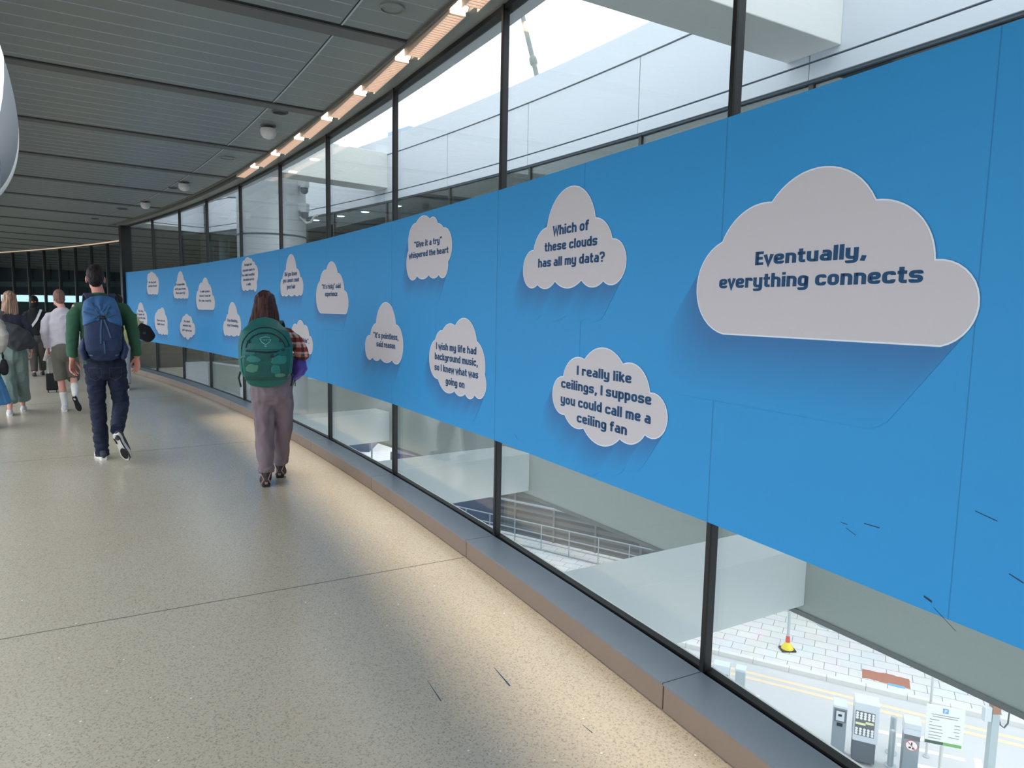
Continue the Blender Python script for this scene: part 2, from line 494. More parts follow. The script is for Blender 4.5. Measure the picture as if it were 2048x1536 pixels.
# the return at the far end of the glass, and the further ring of glass beyond it
post = MB(); post.arc(52.17, 52.33, 44.84, 45.0, 0, SOFFIT); tag(post.build('trim_1', BLACK), 'black end post of the curved glass wall', kind='structure')
ret = MB(); ret.arc(52.33, 53.42, 44.93, 45.0, 0, SOFFIT); tag(ret.build('wall_end', NEARBLK), 'dark short return wall behind the end post', kind='structure')
FAR = [45.2 + 1.25 * k for k in range(17)]
for a0, a1 in zip(FAR[:-1], FAR[1:]):
    w_no += 1
    w = tag(empty('window_%d' % w_no), 'dark glass bay of the far end of the walkway', kind='structure')
    g = MB(); g.arc(53.40, 53.412, a0, a1, 0.12, SOFFIT, step=2); g.build('pane', GLASS_DK, w)
    g = MB(); g.arc(53.36, 53.44, a1 - .022, a1 + .022, 0.0, SOFFIT); g.build('mullion', STEELG, w)
    g = MB(); g.arc(53.30, 53.44, a0, a1, 0.0, 0.12); g.build('bottom_frame', SILL, w)
    g = MB(); g.arc(53.36, 53.44, a0, a1, SOFFIT - .05, SOFFIT + .01); g.build('top_frame', BLACK, w)

ceil = MB()
ceil.arc(49.75, 51.985, 10, 45.0, SOFFIT, SOFFIT + .10)
ceil.arc(49.75, 53.45, 45.0, 74, SOFFIT, SOFFIT + .10)
ceil.arc(52.125, 52.34, 10, 45.0, SOFFIT, SOFFIT + .10)
ceiling = tag(ceil.build('ceiling', CEIL), 'dark grey metal plank ceiling laid out radially', kind='structure')
BARS = [15.8, 17.9, 20.0, 22.1, 24.2, 26.25, 28.30, 30.36, 32.42, 34.50, 36.57, 38.66, 40.83, 43.05, 45.2, 47.3, 49.4, 51.5, 53.6, 55.7, 57.8, 59.9, 62.0, 64.1, 66.2, 68.3]
for a0, a1 in zip(BARS[:-1], BARS[1:]):
    r1 = 51.98 if a0 < 44.9 else 53.4
    c = MB(); c.arc(49.75, r1, a0 + .035, a0 + .185, SOFFIT - .012, SOFFIT + .01); c.build('cross_channel', CHANNEL, ceiling)
    c = MB(); c.arc(49.75, r1, a0, a0 + .035, SOFFIT - .0015, SOFFIT + .01); c.build('channel_gap', BLACK, ceiling)
    c = MB()
    for k in range(1, 9):
        a = a0 + .185 + (a1 - a0 - .185) * k / 8.5
        c.arc(49.76, r1 - .45, a, a + .0055, SOFFIT - .003, SOFFIT + .01)
        c.arc(r1 - .42, r1 - .02, a, a + .0025, SOFFIT - .002, SOFFIT + .01)
    c.build('plank_glint', CEILPALE, ceiling)  # pale strips paint the light caught along the plank joints
    c = MB(); c.arc(r1 - .435, r1 - .428, a0 + .19, a1, SOFFIT - .0015, SOFFIT + .01); c.build('access_joint', BLACK, ceiling)
    c = MB(); c.arc(r1 - .428, r1 - .418, a0 + .19, a1, SOFFIT - .004, SOFFIT + .01); c.build('access_trim', CEILPALE, ceiling)
tr = MB(); tr.arc(51.97, 52.14, 10, 45.0, SOFFIT + .09, SOFFIT + .16); tr.build('light_slot', BLACK, ceiling)
e2 = MB(); e2.arc(51.978, 51.992, 10, 45.0, SOFFIT - .022, SOFFIT + .1); e2.build('slot_edge', CEILPALE if False else CHANNEL, ceiling)

rf = MB()
rf.arc(49.66, 52.42, 8, 75, 4.0, 4.6, step=1)  # unseen; inner edge trimmed to let skylight on to bulkhead and floor
rf.arc(52.42, 53.5, 44.9, 75, 4.0, 4.6, step=1)
tag(rf.build('roof', PALEMET), 'unseen roof over the curved walkway, inner edge cut back for daylight', kind='structure')
of = MB(); of.arc(52.34, 52.42, 8, 45, SOFFIT, 4.02, step=1); of.arc(52.302, 52.325, 8, 45, -1.35, 0.05, step=1)
tag(of.build('trim_2', PALEMET), 'outer edge cladding of the walkway', kind='structure')

# rounded white bulkhead on the inner side
prof = [(49.15 + .43 * math.cos(t), 2.93 + .68 * math.sin(t)) for t in [2 * math.pi * k / 56 for k in range(56)]]
vs, fs = [], []
na = 120
for i in range(na + 1):
    a = 12 + (72 - 12) * i / na
    vs += [P(r, a, z) for r, z in prof]
for i in range(na):
    for k in range(56):
        k2 = (k + 1) % 56
        fs.append((i * 56 + k, (i + 1) * 56 + k, (i + 1) * 56 + k2, i * 56 + k2))
fs.append(tuple(range(56))); fs.append(tuple(na * 56 + k for k in range(55, -1, -1)))
b = MB(); b.add(vs, fs); tag(b.build('wall_inner', M('bulkhead_white', rgb(238, 240, 238), .6), smooth=True), 'white rounded bulkhead along the inner side of the walkway', kind='structure')

# ------------------------------------------------------------------ ceiling fittings
def strip_light(k):
    a0 = 29.67 + 0.957 * k
    t = tag(empty('strip_light', P(52.07, a0, SOFFIT)), None, 'ceiling light', 'strip lights along the top of the glass')
    inv = Matrix.Translation(-t.location)
    p0, p1 = P(52.052, a0 + .055, 0), P(52.084, a0 + .915, 0)
    d = (p1 - p0).normalized(); n = Vector((-d.y, d.x, 0)); L = (p1 - p0).length
    def bx(m, s0, s1, o0, o1, z0, z1, mi=0):
        q = [p0 + d * s0 + n * o0, p0 + d * s1 + n * o0, p0 + d * s1 + n * o1, p0 + d * s0 + n * o1]
        m.hexa([inv @ Vector((v.x, v.y, z0)) for v in q] + [inv @ Vector((v.x, v.y, z1)) for v in q], mi)
    m = MB(); bx(m, 0, L, -.050, -.046, 3.108, 3.18); bx(m, 0, L, .046, .050, 3.108, 3.18); bx(m, 0, L, -.05, .05, 3.172, 3.18)
    bx(m, 0, .006, -.05, .05, 3.108, 3.18); m.build('housing', LOUV, t)
    m = MB(); bx(m, .006, L, -.046, .046, 3.135, 3.140); m.build('diffuser', LOUVGLOW, t)
    m = MB()
    ns = 22
    for q in range(ns): bx(m, .02 + q * (L - .03) / ns, .026 + q * (L - .03) / ns, -.046, .046, 3.109, 3.133)
    m.build('louvre', LOUV, t)
    lp = P(52.055, a0, 3.128) - t.location
    m = MB(); m.lathe([(.012, .045), (.030, .03), (.036, 0.0), (.033, -.012), (.016, -.022), (0, -.024)], lp, n=16); m.build('lamp', LAMPM, t, smooth=True)
    # the strip's own light: a narrow louvred beam washing the floor along the kerb
    ld = bpy.data.lights.new('downlight', 'AREA'); ld.shape = 'RECTANGLE'; ld.size = .90; ld.size_y = .05
    ld.energy = 0.70; ld.color = (1.0, 0.85, 0.68); ld.spread = R_(17)
    lo = bpy.data.objects.new('downlight_beam', ld); COL.objects.link(lo); lo.parent = t
    mid = P(52.05, a0 + .48, 3.10)
    lo.location = mid - t.location
    aim = (P(51.80, a0 + .48, 0) - mid).normalized()
    xa = (d - aim * d.dot(aim)).normalized(); za = -aim; ya = za.cross(xa)
    lo.rotation_euler = Matrix((xa, ya, za)).transposed().to_euler()
    return t
ORD = ['first', 'second', 'third', 'fourth', 'fifth', 'sixth', 'seventh']
for k in range(-4, 7):
    t = strip_light(k)
    if 0 <= k <= 6:
        t['label'] = ['beige louvred strip light with warm lamp, first and largest at the top of the glass',
                      'beige louvred strip light, second along the glass from its largest neighbour',
                      'beige louvred strip light, third along the glass, its lamp above the second tall mullion',
                      'beige louvred strip light, fourth along the top of the glass',
                      'beige louvred strip light, fifth along the top of the glass, over the outdoor beam',
                      'beige louvred strip light, sixth along the top of the glass, above the outdoor column',
                      'farthest beige louvred strip light, last one before the bare glass head'][k]
    else:
        t['label'] = 'beige louvred strip light along the ceiling edge behind the viewpoint'

def speaker(r, a, label, sc=1.0):
    t = tag(empty('ceiling_speaker', P(r, a, SOFFIT)), label, 'ceiling speaker', 'white speakers hanging from the ceiling')
    m = MB(); m.lathe([(.07, 0), (.07, -.008), (.02, -.010), (.02, -.03), (0, -.03)]); m.build('ceiling_rose', CHANNEL, t)
    m = MB(); m.lathe([(.03, -.025), (.068 * sc, -.03), (.074 * sc, -.05), (.068 * sc, -.085), (.048 * sc, -.112), (.016 * sc, -.125), (0, -.126)], n=24); m.build('globe', WHITE, t, smooth=True)
speaker(51.70, 33.30, 'white dome speaker under the ceiling, nearest and largest of the three')
speaker(51.62, 37.49, 'white dome speaker under the ceiling, middle one of the three')
speaker(51.59, 40.17, 'white dome speaker under the ceiling, farthest and smallest of the three')
def disc(r, a, rad, label, flat=False):
    t = tag(empty('ceiling_disc', P(r, a, SOFFIT)), label, 'recessed ceiling fitting', 'round fittings flush in the ceiling')
    m = MB(); m.lathe([(rad, .004), (rad, -.010), (rad * .86, -.014), (rad * .84, -.003), (0, -.003)], n=32); m.build('rim', CEIL if flat else CHANNEL, t, smooth=True)
    m = MB(); m.lathe([(rad * .80, -.001), (rad * .78, -.0055), (0, -.0055)], n=32); m.build('cover', CEIL if flat else BLACK, t)
disc(51.73, 29.93, .072, 'grey round flush cover in the ceiling beside the brightest lamp', True)
disc(51.67, 32.70, .07, 'dark round disc standing in for the ceiling shadow of the nearest dome speaker')  # black disc paints the dome speaker's shadow on the ceiling
disc(51.69, 35.20, .085, 'round grey ring fitting in the ceiling over the outdoor column', True)
disc(51.60, 38.15, .065, 'small dark round ceiling fitting beyond the middle dome speaker')
disc(51.50, 41.56, .09, 'dark round ceiling fitting beyond the farthest dome speaker')
disc(51.49, 43.87, .07, 'smallest dark round ceiling fitting near the far end of the glass')

cv = tag(empty('cove_light', P(53.2, 54, 3.1)), 'thin warm light line along the far ceiling edge', 'ceiling light')
m = MB(); m.arc(53.27, 53.30, 45.3, 72, 3.10, 3.128, step=1); o = m.build('light_line', M('warm_line', rgb(236, 210, 180), .5, emit=(1, .82, .62, 1), estr=.18), cv); o.location = -cv.location
m = MB(); m.arc(53.24, 53.33, 45.3, 72, 3.128, 3.142, step=1); o = m.build('channel', CHANNEL, cv); o.location = -cv.location
# ------------------------------------------------------------------ the blue banner and its cloud signs
ban = tag(empty('banner', NODE[3]), 'long sky blue vinyl banner stuck along the curved glass', 'banner')
def place(o):
    o.parent = ban
    o.location = -ban.location
vs, fs = [], []
for p in NODE:
    pass
for i in range(len(NODE)):
    s = SS[i]
    vs += [on_banner(s, BAN_LO, 0), on_banner(s, BAN_HI, 0), on_banner(s, BAN_HI, -.004), on_banner(s, BAN_LO, -.004)]
for i in range(len(NODE) - 1):
    for k in range(4):
        k2 = (k + 1) % 4
        fs.append((4 * i + k, 4 * i + k2, 4 * i + 4 + k2, 4 * i + 4 + k))
fs += [(3, 2, 1, 0), tuple(4 * (len(NODE) - 1) + k for k in range(4))]
m = MB(); m.add(vs, fs); place(m.build('vinyl', BANNER))
for i in range(len(NODE) - 1):
    for s, w in ((SS[i], .004), ((SS[i] + SS[i + 1]) / 2, .002)):
        m = MB(); q = [on_banner(s + .001, BAN_LO, .0006), on_banner(s + .001 + w, BAN_LO, .0006), on_banner(s + .001 + w, BAN_HI, .0006), on_banner(s + .001, BAN_HI, .0006)]
        m.quad(q); place(m.build('seam', SEAM))
for (a, b, w) in (((4.452, .725), (4.430, .720), .004), ((4.424, .706), (4.365, .669), .0012), ((4.637, .868), (4.589, .870), .0018), ((4.346, .985), (4.295, .975), .0015), ((4.259, .857), (4.227, .847), .002), ((4.693, .838), (4.66, .827), .0012), ((6.745, .769), (6.715, .745), .002), ((4.711, .850), (4.689, .850), .0012)):
    A, B = on_banner(*a, .0007), on_banner(*b, .0007)
    t = Vector((0, 0, w))
    MBq = MB(); MBq.quad([A - t * .4, B - t, B + t * .6, A + t]); place(MBq.build('scuff_mark', SCUFF))

CLOUDS = {
 'E': ([(5.229, 1.383), (5.372, 1.538), (5.256, 1.709), (5.16, 1.801), (5.042, 1.819), (4.836, 1.895), (4.672, 1.777), (4.544, 1.72), (4.494, 1.604), (4.384, 1.528), (4.464, 1.381), (4.785, 1.381)],
   [('Eventually,', 5.096, 4.688, 1.618, 0.044), ('everything connects', 5.258, 4.522, 1.545, 0.045)]),
 'W': ([(6.532, 1.589), (6.684, 1.645), (6.58, 1.771), (6.529, 1.846), (6.451, 1.875), (6.209, 2.044), (6.031, 1.878), (5.948, 1.844), (5.9, 1.774), (5.797, 1.663), (5.958, 1.591), (6.038, 1.565), (6.13, 1.6), (6.248, 1.565), (6.362, 1.601), (6.452, 1.566)],
   [('Which of', 6.387, 6.079, 1.827, 0.047), ('these clouds', 6.465, 6.01, 1.753, 0.045), ('has all my data?', 6.526, 5.95, 1.677, 0.045)]),
 'C': ([(6.242, 0.95), (6.358, 1.035), (6.264, 1.139), (6.185, 1.231), (6.084, 1.235), (5.941, 1.298), (5.793, 1.236), (5.682, 1.23), (5.61, 1.133), (5.5, 1.058), (5.632, 0.952), (5.713, 0.898), (5.798, 0.906), (5.926, 0.852), (6.077, 0.909), (6.165, 0.902)],
   [('I really like', 6.142, 5.731, 1.157, 0.044), ('ceilings, I suppose', 6.276, 5.598, 1.082, 0.045), ('you could call me a', 6.276, 5.597, 1.004, 0.046), ('ceiling fan', 6.13, 5.748, 0.932, 0.045)]),
 'P': ([(9.139, 1.037), (9.315, 1.111), (9.19, 1.222), (9.147, 1.287), (9.056, 1.329), (8.835, 1.505), (8.615, 1.331), (8.459, 1.167), (8.705, 1.041), (8.821, 1.011), (8.955, 1.04), (9.039, 1.012)],
   [('“It’s pointless,', 9.111, 8.554, 1.207, 0.047), ('said reason', 9.038, 8.627, 1.135, 0.048)]),
 'B': ([(7.807, 0.976), (7.96, 1.106), (7.858, 1.247), (7.813, 1.296), (7.737, 1.314), (7.621, 1.364), (7.543, 1.351), (7.375, 1.4), (7.232, 1.264), (7.136, 1.182), (7.126, 1.069), (7.111, 0.967), (7.253, 0.929), (7.311, 0.896), (7.386, 0.921), (7.451, 0.897), (7.544, 0.921), (7.684, 0.9)],
   [('I wish my life had', 7.837, 7.235, 1.181, 0.047), ('background music,', 7.858, 7.212, 1.11, 0.047), ('so I knew what was', 7.861, 7.206, 1.035, 0.047), ('going on', 7.676, 7.393, 0.955, 0.047)]),
 'G': ([(8.189, 1.691), (8.394, 1.758), (8.355, 1.887), (8.349, 1.998), (8.214, 2.073), (8.068, 2.111), (7.962, 2.076), (7.89, 2.082), (7.83, 2.034), (7.771, 2.018), (7.735, 1.995), (7.602, 1.883), (7.661, 1.767), (7.672, 1.703), (7.807, 1.688), (7.887, 1.665), (7.976, 1.691), (8.086, 1.665)],
   [('“Give it a try”', 8.241, 7.757, 1.896, 0.043), ('whispered the heart', 8.343, 7.653, 1.824, 0.042)]),
 'R': ([(10.589, 1.392), (10.737, 1.56), (10.615, 1.718), (10.552, 1.795), (10.416, 1.827), (10.231, 1.901), (10.049, 1.783), (9.917, 1.726), (9.863, 1.612), (9.745, 1.506), (9.833, 1.393), (10.195, 1.392)],
   [('“It’s risky” said', 10.545, 9.964, 1.638, 0.047), ('experience', 10.452, 10.064, 1.564, 0.046)]),
 'D': ([(11.902, 1.59), (12.058, 1.694), (11.963, 1.784), (11.91, 1.847), (11.822, 1.88), (11.611, 2.05), (11.404, 1.881), (11.297, 1.834), (11.262, 1.782), (11.164, 1.669), (11.314, 1.59), (11.395, 1.573), (11.489, 1.594), (11.604, 1.573), (11.727, 1.596), (11.816, 1.573)],
   [('Did you know', 11.864, 11.385, 1.805, 0.048), ('you cannot count', 11.936, 11.307, 1.734, 0.048), ('your hair', 11.78, 11.456, 1.66, 0.048)]),
 'I': ([(11.666, 0.965), (11.74, 1.053), (11.631, 1.157), (11.591, 1.221), (11.425, 1.25), (11.306, 1.308), (11.153, 1.252), (11.018, 1.222), (10.973, 1.143), (10.86, 1.061), (10.996, 0.956), (11.057, 0.914), (11.167, 0.915), (11.268, 0.865), (11.383, 0.893), (11.517, 0.875)],
   [('“It’s impossible”,', 11.686, 10.975, 1.063, 0.047), ('said pride', 11.518, 11.122, 0.992, 0.047)]),
 'L1': ([(19.285, 1.659), (19.461, 1.77), (19.394, 1.895), (19.397, 2.01), (19.254, 2.058), (19.138, 2.097), (18.994, 2.067), (18.831, 2.027), (18.763, 1.985), (18.63, 1.881), (18.661, 1.781), (18.711, 1.676), (18.878, 1.661), (18.974, 1.647), (19.066, 1.66), (19.168, 1.648)],
   [('Do the work', 19.311, 18.814, 1.87, 0.039), ('you love the most', 19.344, 18.775, 1.798, 0.039)]),
 'L2': ([(17.543, 1.582), (17.694, 1.673), (17.553, 1.781), (17.514, 1.842), (17.446, 1.887), (17.218, 2.049), (17.014, 1.887), (16.886, 1.835), (16.843, 1.775), (16.736, 1.675), (16.899, 1.576), (16.984, 1.562), (17.101, 1.578), (17.241, 1.563), (17.385, 1.579), (17.465, 1.563)],
   [('It’s impossible', 17.535, 16.967, 1.798, 0.039), ('until you dream,', 17.592, 16.882, 1.719, 0.039), ('then you try!', 17.536, 16.957, 1.646, 0.039)]),
 'L3': ([(16.111, 1.379), (16.288, 1.53), (16.155, 1.695), (16.092, 1.776), (15.919, 1.816), (15.737, 1.901), (15.537, 1.788), (15.388, 1.72), (15.338, 1.608), (15.207, 1.498), (15.315, 1.383), (15.715, 1.38)],
   [('A smile speech', 16.023, 15.503, 1.661, 0.035), ('doesn’t need all', 16.075, 15.463, 1.589, 0.035), ('its own country', 16.113, 15.425, 1.511, 0.036)]),
 'L4': ([(20.063, 0.969), (20.31, 1.084), (20.25, 1.251), (20.209, 1.306), (20.143, 1.351), (19.912, 1.483), (19.694, 1.308), (19.513, 1.145), (19.716, 0.988), (19.826, 0.965), (19.933, 0.981), (20.009, 0.96)],
   [('The sky', 20.096, 19.767, 1.287, 0.041), ('is open to', 20.18, 19.686, 1.218, 0.041), ('those who have', 20.208, 19.632, 1.144, 0.041), ('wings', 20.051, 19.76, 1.062, 0.041)]),
 'L5': ([(18.861, 0.938), (19.027, 1.104), (18.871, 1.293), (18.745, 1.345), (18.569, 1.363), (18.416, 1.389), (18.264, 1.252), (18.144, 1.155), (18.154, 1.016), (18.12, 0.928), (18.255, 0.893), (18.363, 0.869), (18.448, 0.891), (18.541, 0.862), (18.628, 0.889), (18.775, 0.884)],
   [('There are no', 18.857, 18.314, 1.12, 0.041), ('limits here!', 18.829, 18.351, 1.047, 0.041)]),
 'L6': ([(17.248, 0.921), (17.363, 1.05), (17.256, 1.147), (17.196, 1.214), (17.054, 1.249), (16.897, 1.293), (16.737, 1.25), (16.579, 1.212), (16.539, 1.137), (16.4, 1.052), (16.529, 0.94), (16.63, 0.895), (16.743, 0.895), (16.881, 0.843), (17.011, 0.889), (17.165, 0.882)],
   [('The sweet', 17.101, 16.699, 1.144, 0.039), ('moments only', 17.162, 16.652, 1.07, 0.039), ('get to grow near', 17.206, 16.603, 0.987, 0.039)]),
 'S': ([(14.6, 1.018), (14.776, 1.116), (14.634, 1.218), (14.594, 1.283), (14.505, 1.328), (14.258, 1.507), (14.033, 1.33), (13.867, 1.181), (14.088, 1.034), (14.234, 1.004), (14.364, 1.023), (14.482, 1.004)],
   [('Stop thinking,', 14.549, 14.02, 1.215, 0.042), ('start dreaming', 14.562, 14.0, 1.144, 0.042)]),
 'H': ([(13.613, 1.682), (13.807, 1.767), (13.764, 1.883), (13.762, 2.018), (13.63, 2.075), (13.48, 2.112), (13.339, 2.085), (13.258, 2.076), (13.217, 2.038), (13.127, 2.021), (13.099, 1.99), (12.981, 1.884), (13.054, 1.776), (13.054, 1.687), (13.198, 1.681), (13.292, 1.669), (13.401, 1.684), (13.516, 1.663)],
   [('Perhaps but', 13.62, 13.258, 1.996, 0.035), ('chocolate wants to', 13.716, 13.134, 1.924, 0.035), ('be called beautiful', 13.731, 13.145, 1.859, 0.035), ('chocolate more in', 13.703, 13.162, 1.797, 0.035), ('a milk', 13.543, 13.328, 1.732, 0.035)]),
}

def arc3(a, m, b, n=16):
    """points of the circular arc a-m-b (a included, b not)"""
    ax, ay, bx_, by, mx, my = a[0], a[1], b[0], b[1], m[0], m[1]
    d = 2 * (ax * (my - by) + mx * (by - ay) + bx_ * (ay - my))
    ch = math.hypot(bx_ - ax, by - ay)
    if abs(d) < 0.02 * ch * ch:
        return [(ax + (bx_ - ax) * k / n, ay + (by - ay) * k / n) for k in range(n)]
    ux = ((ax * ax + ay * ay) * (my - by) + (mx * mx + my * my) * (by - ay) + (bx_ * bx_ + by * by) * (ay - my)) / d
    uy = ((ax * ax + ay * ay) * (bx_ - mx) + (mx * mx + my * my) * (ax - bx_) + (bx_ * bx_ + by * by) * (mx - ax)) / d
    r = math.hypot(ax - ux, ay - uy)
    t0, tm, t1 = math.atan2(ay - uy, ax - ux), math.atan2(my - uy, mx - ux), math.atan2(by - uy, bx_ - ux)
    def ccw(x, y): return (y - x) % (2 * math.pi)
    if ccw(t0, tm) <= ccw(t0, t1): sw = ccw(t0, t1)
    else: sw = ccw(t0, t1) - 2 * math.pi
    return [(ux + r * math.cos(t0 + sw * k / n), uy + r * math.sin(t0 + sw * k / n)) for k in range(n)]

def outline(pts):
    out = []
    for i in range(0, len(pts), 2):
        out += arc3(pts[i], pts[i + 1], pts[(i + 2) % len(pts)])
    return out

def area2(p): return sum(p[i][0] * p[(i + 1) % len(p)][1] - p[(i + 1) % len(p)][0] * p[i][1] for i in range(len(p)))

def inset(p, d):
    if area2(p) < 0: p = p[::-1]
    n = len(p); out = []
    for i in range(n):
        a, b, c = p[i - 1], p[i], p[(i + 1) % n]
        e1 = Vector((b[0] - a[0], b[1] - a[1])); e2 = Vector((c[0] - b[0], c[1] - b[1]))
        if e1.length < 1e-6 or e2.length < 1e-6: out.append(b); continue
        e1.normalize(); e2.normalize()
        nn = Vector((-e1.y - e2.y, e1.x + e2.x))
        if nn.length < 1e-3: out.append(b); continue
        nn.normalize()
        k = max(0.5, nn.dot(Vector((-e1.y, e1.x))))
        out.append((b[0] + nn.x * d / k, b[1] + nn.y * d / k))
    return out

def lay(bm, off, thick, name, mat, parent, loc):
    """take a flat (s, z) mesh, fold it at the banner's folds, wrap it on the banner and give it thickness"""
    for s in SS[1:-1]:
        g = bm.verts[:] + bm.edges[:] + bm.faces[:]
        bmesh.ops.bisect_plane(bm, geom=g, plane_co=(s, 0, 0), plane_no=(1, 0, 0), dist=1e-5)
    bm.faces.ensure_lookup_table()
    base = [(v.co.x, v.co.y) for v in bm.verts]
    bm.verts.index_update()
    faces = [[v.index for v in f.verts] for f in bm.faces]
    edges = [(e.verts[0].index, e.verts[1].index) for e in bm.edges if e.is_boundary]
    n = len(base)
    vs = [on_banner(s, z, off + thick) - loc for s, z in base] + [on_banner(s, z, off) - loc for s, z in base]
    fs = faces + [(a, b, b + n, a + n) for a, b in edges]
    me = bpy.data.meshes.new(name)
    me.from_pydata(vs, [], fs); me.update()
    b2 = bmesh.new(); b2.from_mesh(me); bmesh.ops.recalc_face_normals(b2, faces=b2.faces[:])
    # the front must look into the walkway
    s0, z0 = base[faces[0][0]]
    ref = on_banner(s0, z0, 1) - on_banner(s0, z0, 0)
    b2.faces.ensure_lookup_table()
    if b2.faces[0].normal.dot(ref) < 0: bmesh.ops.reverse_faces(b2, faces=b2.faces[:])
    b2.to_mesh(me); b2.free(); bm.free()
    o = link(name, me, mat, parent)
    return o

def poly_bm(p):
    bm = bmesh.new()
    f = bm.faces.new([bm.verts.new((x, y, 0)) for x, y in p])
    bmesh.ops.triangulate(bm, faces=[f])
    return bm

# heavy condensed lettering drawn as rounded strokes; cap height 1, stroke 0.2
_w, _b, _h, _H, _D, _T = .36, .10, .64, .90, -.17, .20
def _bowl(x0=0.0): return [(x0, _h), (x0 + _w, _h), (x0 + _w, _b), (x0, _b), 'c']
GLYPH = {
 'a': [[(.03, _h), (_w, _h), (_w, 0)], [(_w, .40), (0, .40), (0, _b), (_w, _b)]],
 'b': [[(0, 1), (0, 0)], _bowl()], 'c': [[(_w, .50), (_w, _h), (0, _h), (0, _b), (_w, _b), (_w, .25)]],
 'd': [[(_w, 1), (_w, 0)], _bowl()], 'e': [[(0, .37), (_w, .37), (_w, _h), (0, _h), (0, _b), (_w, _b), (_w, .22)]],
 'f': [[(.08, 0), (.08, _H), (.32, _H)], [(-.08, _h), (.30, _h)]], 'g': [_bowl(), [(_w, _h), (_w, _D), (0, _D), (0, -.08)]],
 'h': [[(0, 0), (0, 1)], [(0, _h), (_w, _h), (_w, 0)]], 'i': [[(0, 0), (0, .74)], [(0, .84), (0, 1.02)]],
 'k': [[(0, 0), (0, 1)], [(.02, .33), (_w, .74)], [(.10, .40), (_w + .03, 0)]], 'l': [[(0, 0), (0, 1)]],
 'm': [[(0, 0), (0, .74)], [(0, _h), (.30, _h), (.30, 0)], [(.30, _h), (.60, _h), (.60, 0)]],
 'n': [[(0, 0), (0, .74)], [(0, _h), (_w, _h), (_w, 0)]], 'o': [_bowl()], 'p': [[(0, -.27), (0, .74)], _bowl()],
 'r': [[(0, 0), (0, .74)], [(0, _h), (.27, _h), (.27, .50)]],
 's': [[(_w, .52), (_w, _h), (0, _h), (0, .38), (_w, .36), (_w, _b), (0, _b), (0, .22)]],
 't': [[(.08, .96), (.08, _b), (.31, _b)], [(-.08, _h), (.30, _h)]], 'u': [[(0, .74), (0, _b), (_w, _b)], [(_w, .74), (_w, 0)]],
 'v': [[(-.01, .74), (.18, .02), (.37, .74), 'n']], 'w': [[(-.01, .74), (.15, .02), (.31, .62), (.47, .02), (.63, .74), 'n']],
 'x': [[(-.01, .74), (.37, 0), 'n'], [(.37, .74), (-.01, 0), 'n']], 'y': [[(0, .74), (0, _b), (_w, _b)], [(_w, .74), (_w, _D), (0, _D), (0, -.08)]],
 'A': [[(-.02, 0), (.20, .97), (.42, 0), 'n'], [(.06, .28), (.34, .28)]], 'D': [[(0, _H), (_w, _H), (_w, _b), (0, _b), 'c'], [(0, 0), (0, 1)]],
 'E': [[(0, 0), (0, 1)], [(0, _H), (.36, _H)], [(0, .5), (.32, .5)], [(0, _b), (.36, _b)]],
 'G': [[(_w, .70), (_w, _H), (0, _H), (0, _b), (_w, _b), (_w, .46), (.20, .46)]], 'I': [[(0, 0), (0, 1)]],
 'P': [[(0, 0), (0, 1)], [(0, _H), (_w, _H), (_w, .45), (0, .45)]],
 'S': [[(_w, .74), (_w, _H), (0, _H), (0, .53), (_w, .49), (_w, _b), (0, _b), (0, .28)]], 'T': [[(-.1, _H), (.42, _H)], [(.16, 0), (.16, 1)]],
 'W': [[(-.01, 1), (.16, .03), (.33, .85), (.50, .03), (.67, 1), 'n']],
 '?': [[(0, .70), (0, _H), (_w, _H), (_w, .52), (.17, .46), (.17, .28)], [(.17, 0), (.17, .18)]], ',': [[(.05, .18), (-.03, -.16), 'n']],
 '!': [[(0, .3), (0, 1)], [(0, 0), (0, .18)]], '\u2019': [[(.04, 1.02), (0, .74), 'n']],
 '\u201c': [[(.02, .74), (-.02, 1.02), 'n'], [(.24, .74), (.20, 1.02), 'n']], '\u201d': [[(.02, 1.02), (-.02, .74), 'n'], [(.24, 1.02), (.20, .74), 'n']]}
def _round(path, rad):
    closed = path[-1] == 'c'
    if path[-1] == 'n': return [Vector(p) for p in path[:-1]], False
    p = [Vector(q) for q in (path[:-1] if closed else path)]
    out = []; n = len(p)
    for i in range(n):
        if not closed and i in (0, n - 1): out.append(p[i]); continue
        a, b, c = p[i - 1], p[i], p[(i + 1) % n]
        r = min(rad, (a - b).length * .5, (c - b).length * .5)
        p0, p1 = b + (a - b).normalized() * r, b + (c - b).normalized() * r
        for k in range(5):
            t = k / 4
            out.append(p0 * (1 - t) ** 2 + b * 2 * t * (1 - t) + p1 * t * t)
    return out, closed
def _stroke(bm, path, kx, ky, x0, y0, t):
    pts, closed = _round(path, .2)
    pts = [q for i, q in enumerate(pts) if i == 0 or (q - pts[i - 1]).length > 1e-4]
    n = len(pts); L, Rr = [], []
    for i in range(n):
        a = pts[i - 1] if (i > 0 or closed) else None
        c = pts[(i + 1) % n] if (i < n - 1 or closed) else None
        d1 = (pts[i] - a).normalized() if a is not None and (pts[i] - a).length > 1e-6 else None
        d2 = (c - pts[i]).normalized() if c is not None and (c - pts[i]).length > 1e-6 else None
        d1 = d1 or d2; d2 = d2 or d1
        nn = Vector((-d1.y - d2.y, d1.x + d2.x))
        if nn.length < 1e-4: nn = Vector((-d1.y, d1.x))
        nn.normalize()
        k = t / 2 / max(.45, nn.dot(Vector((-d1.y, d1.x))))
        L.append(pts[i] + nn * k); Rr.append(pts[i] - nn * k)
    f = lambda q: bm.verts.new((x0 - q.x * kx, y0 + q.y * ky, 0))
    lv, rv = [f(q) for q in L], [f(q) for q in Rr]
    for i in range(n if closed else n - 1):
        j = (i + 1) % n
        bm.faces.new((lv[i], rv[i], rv[j], lv[j]))
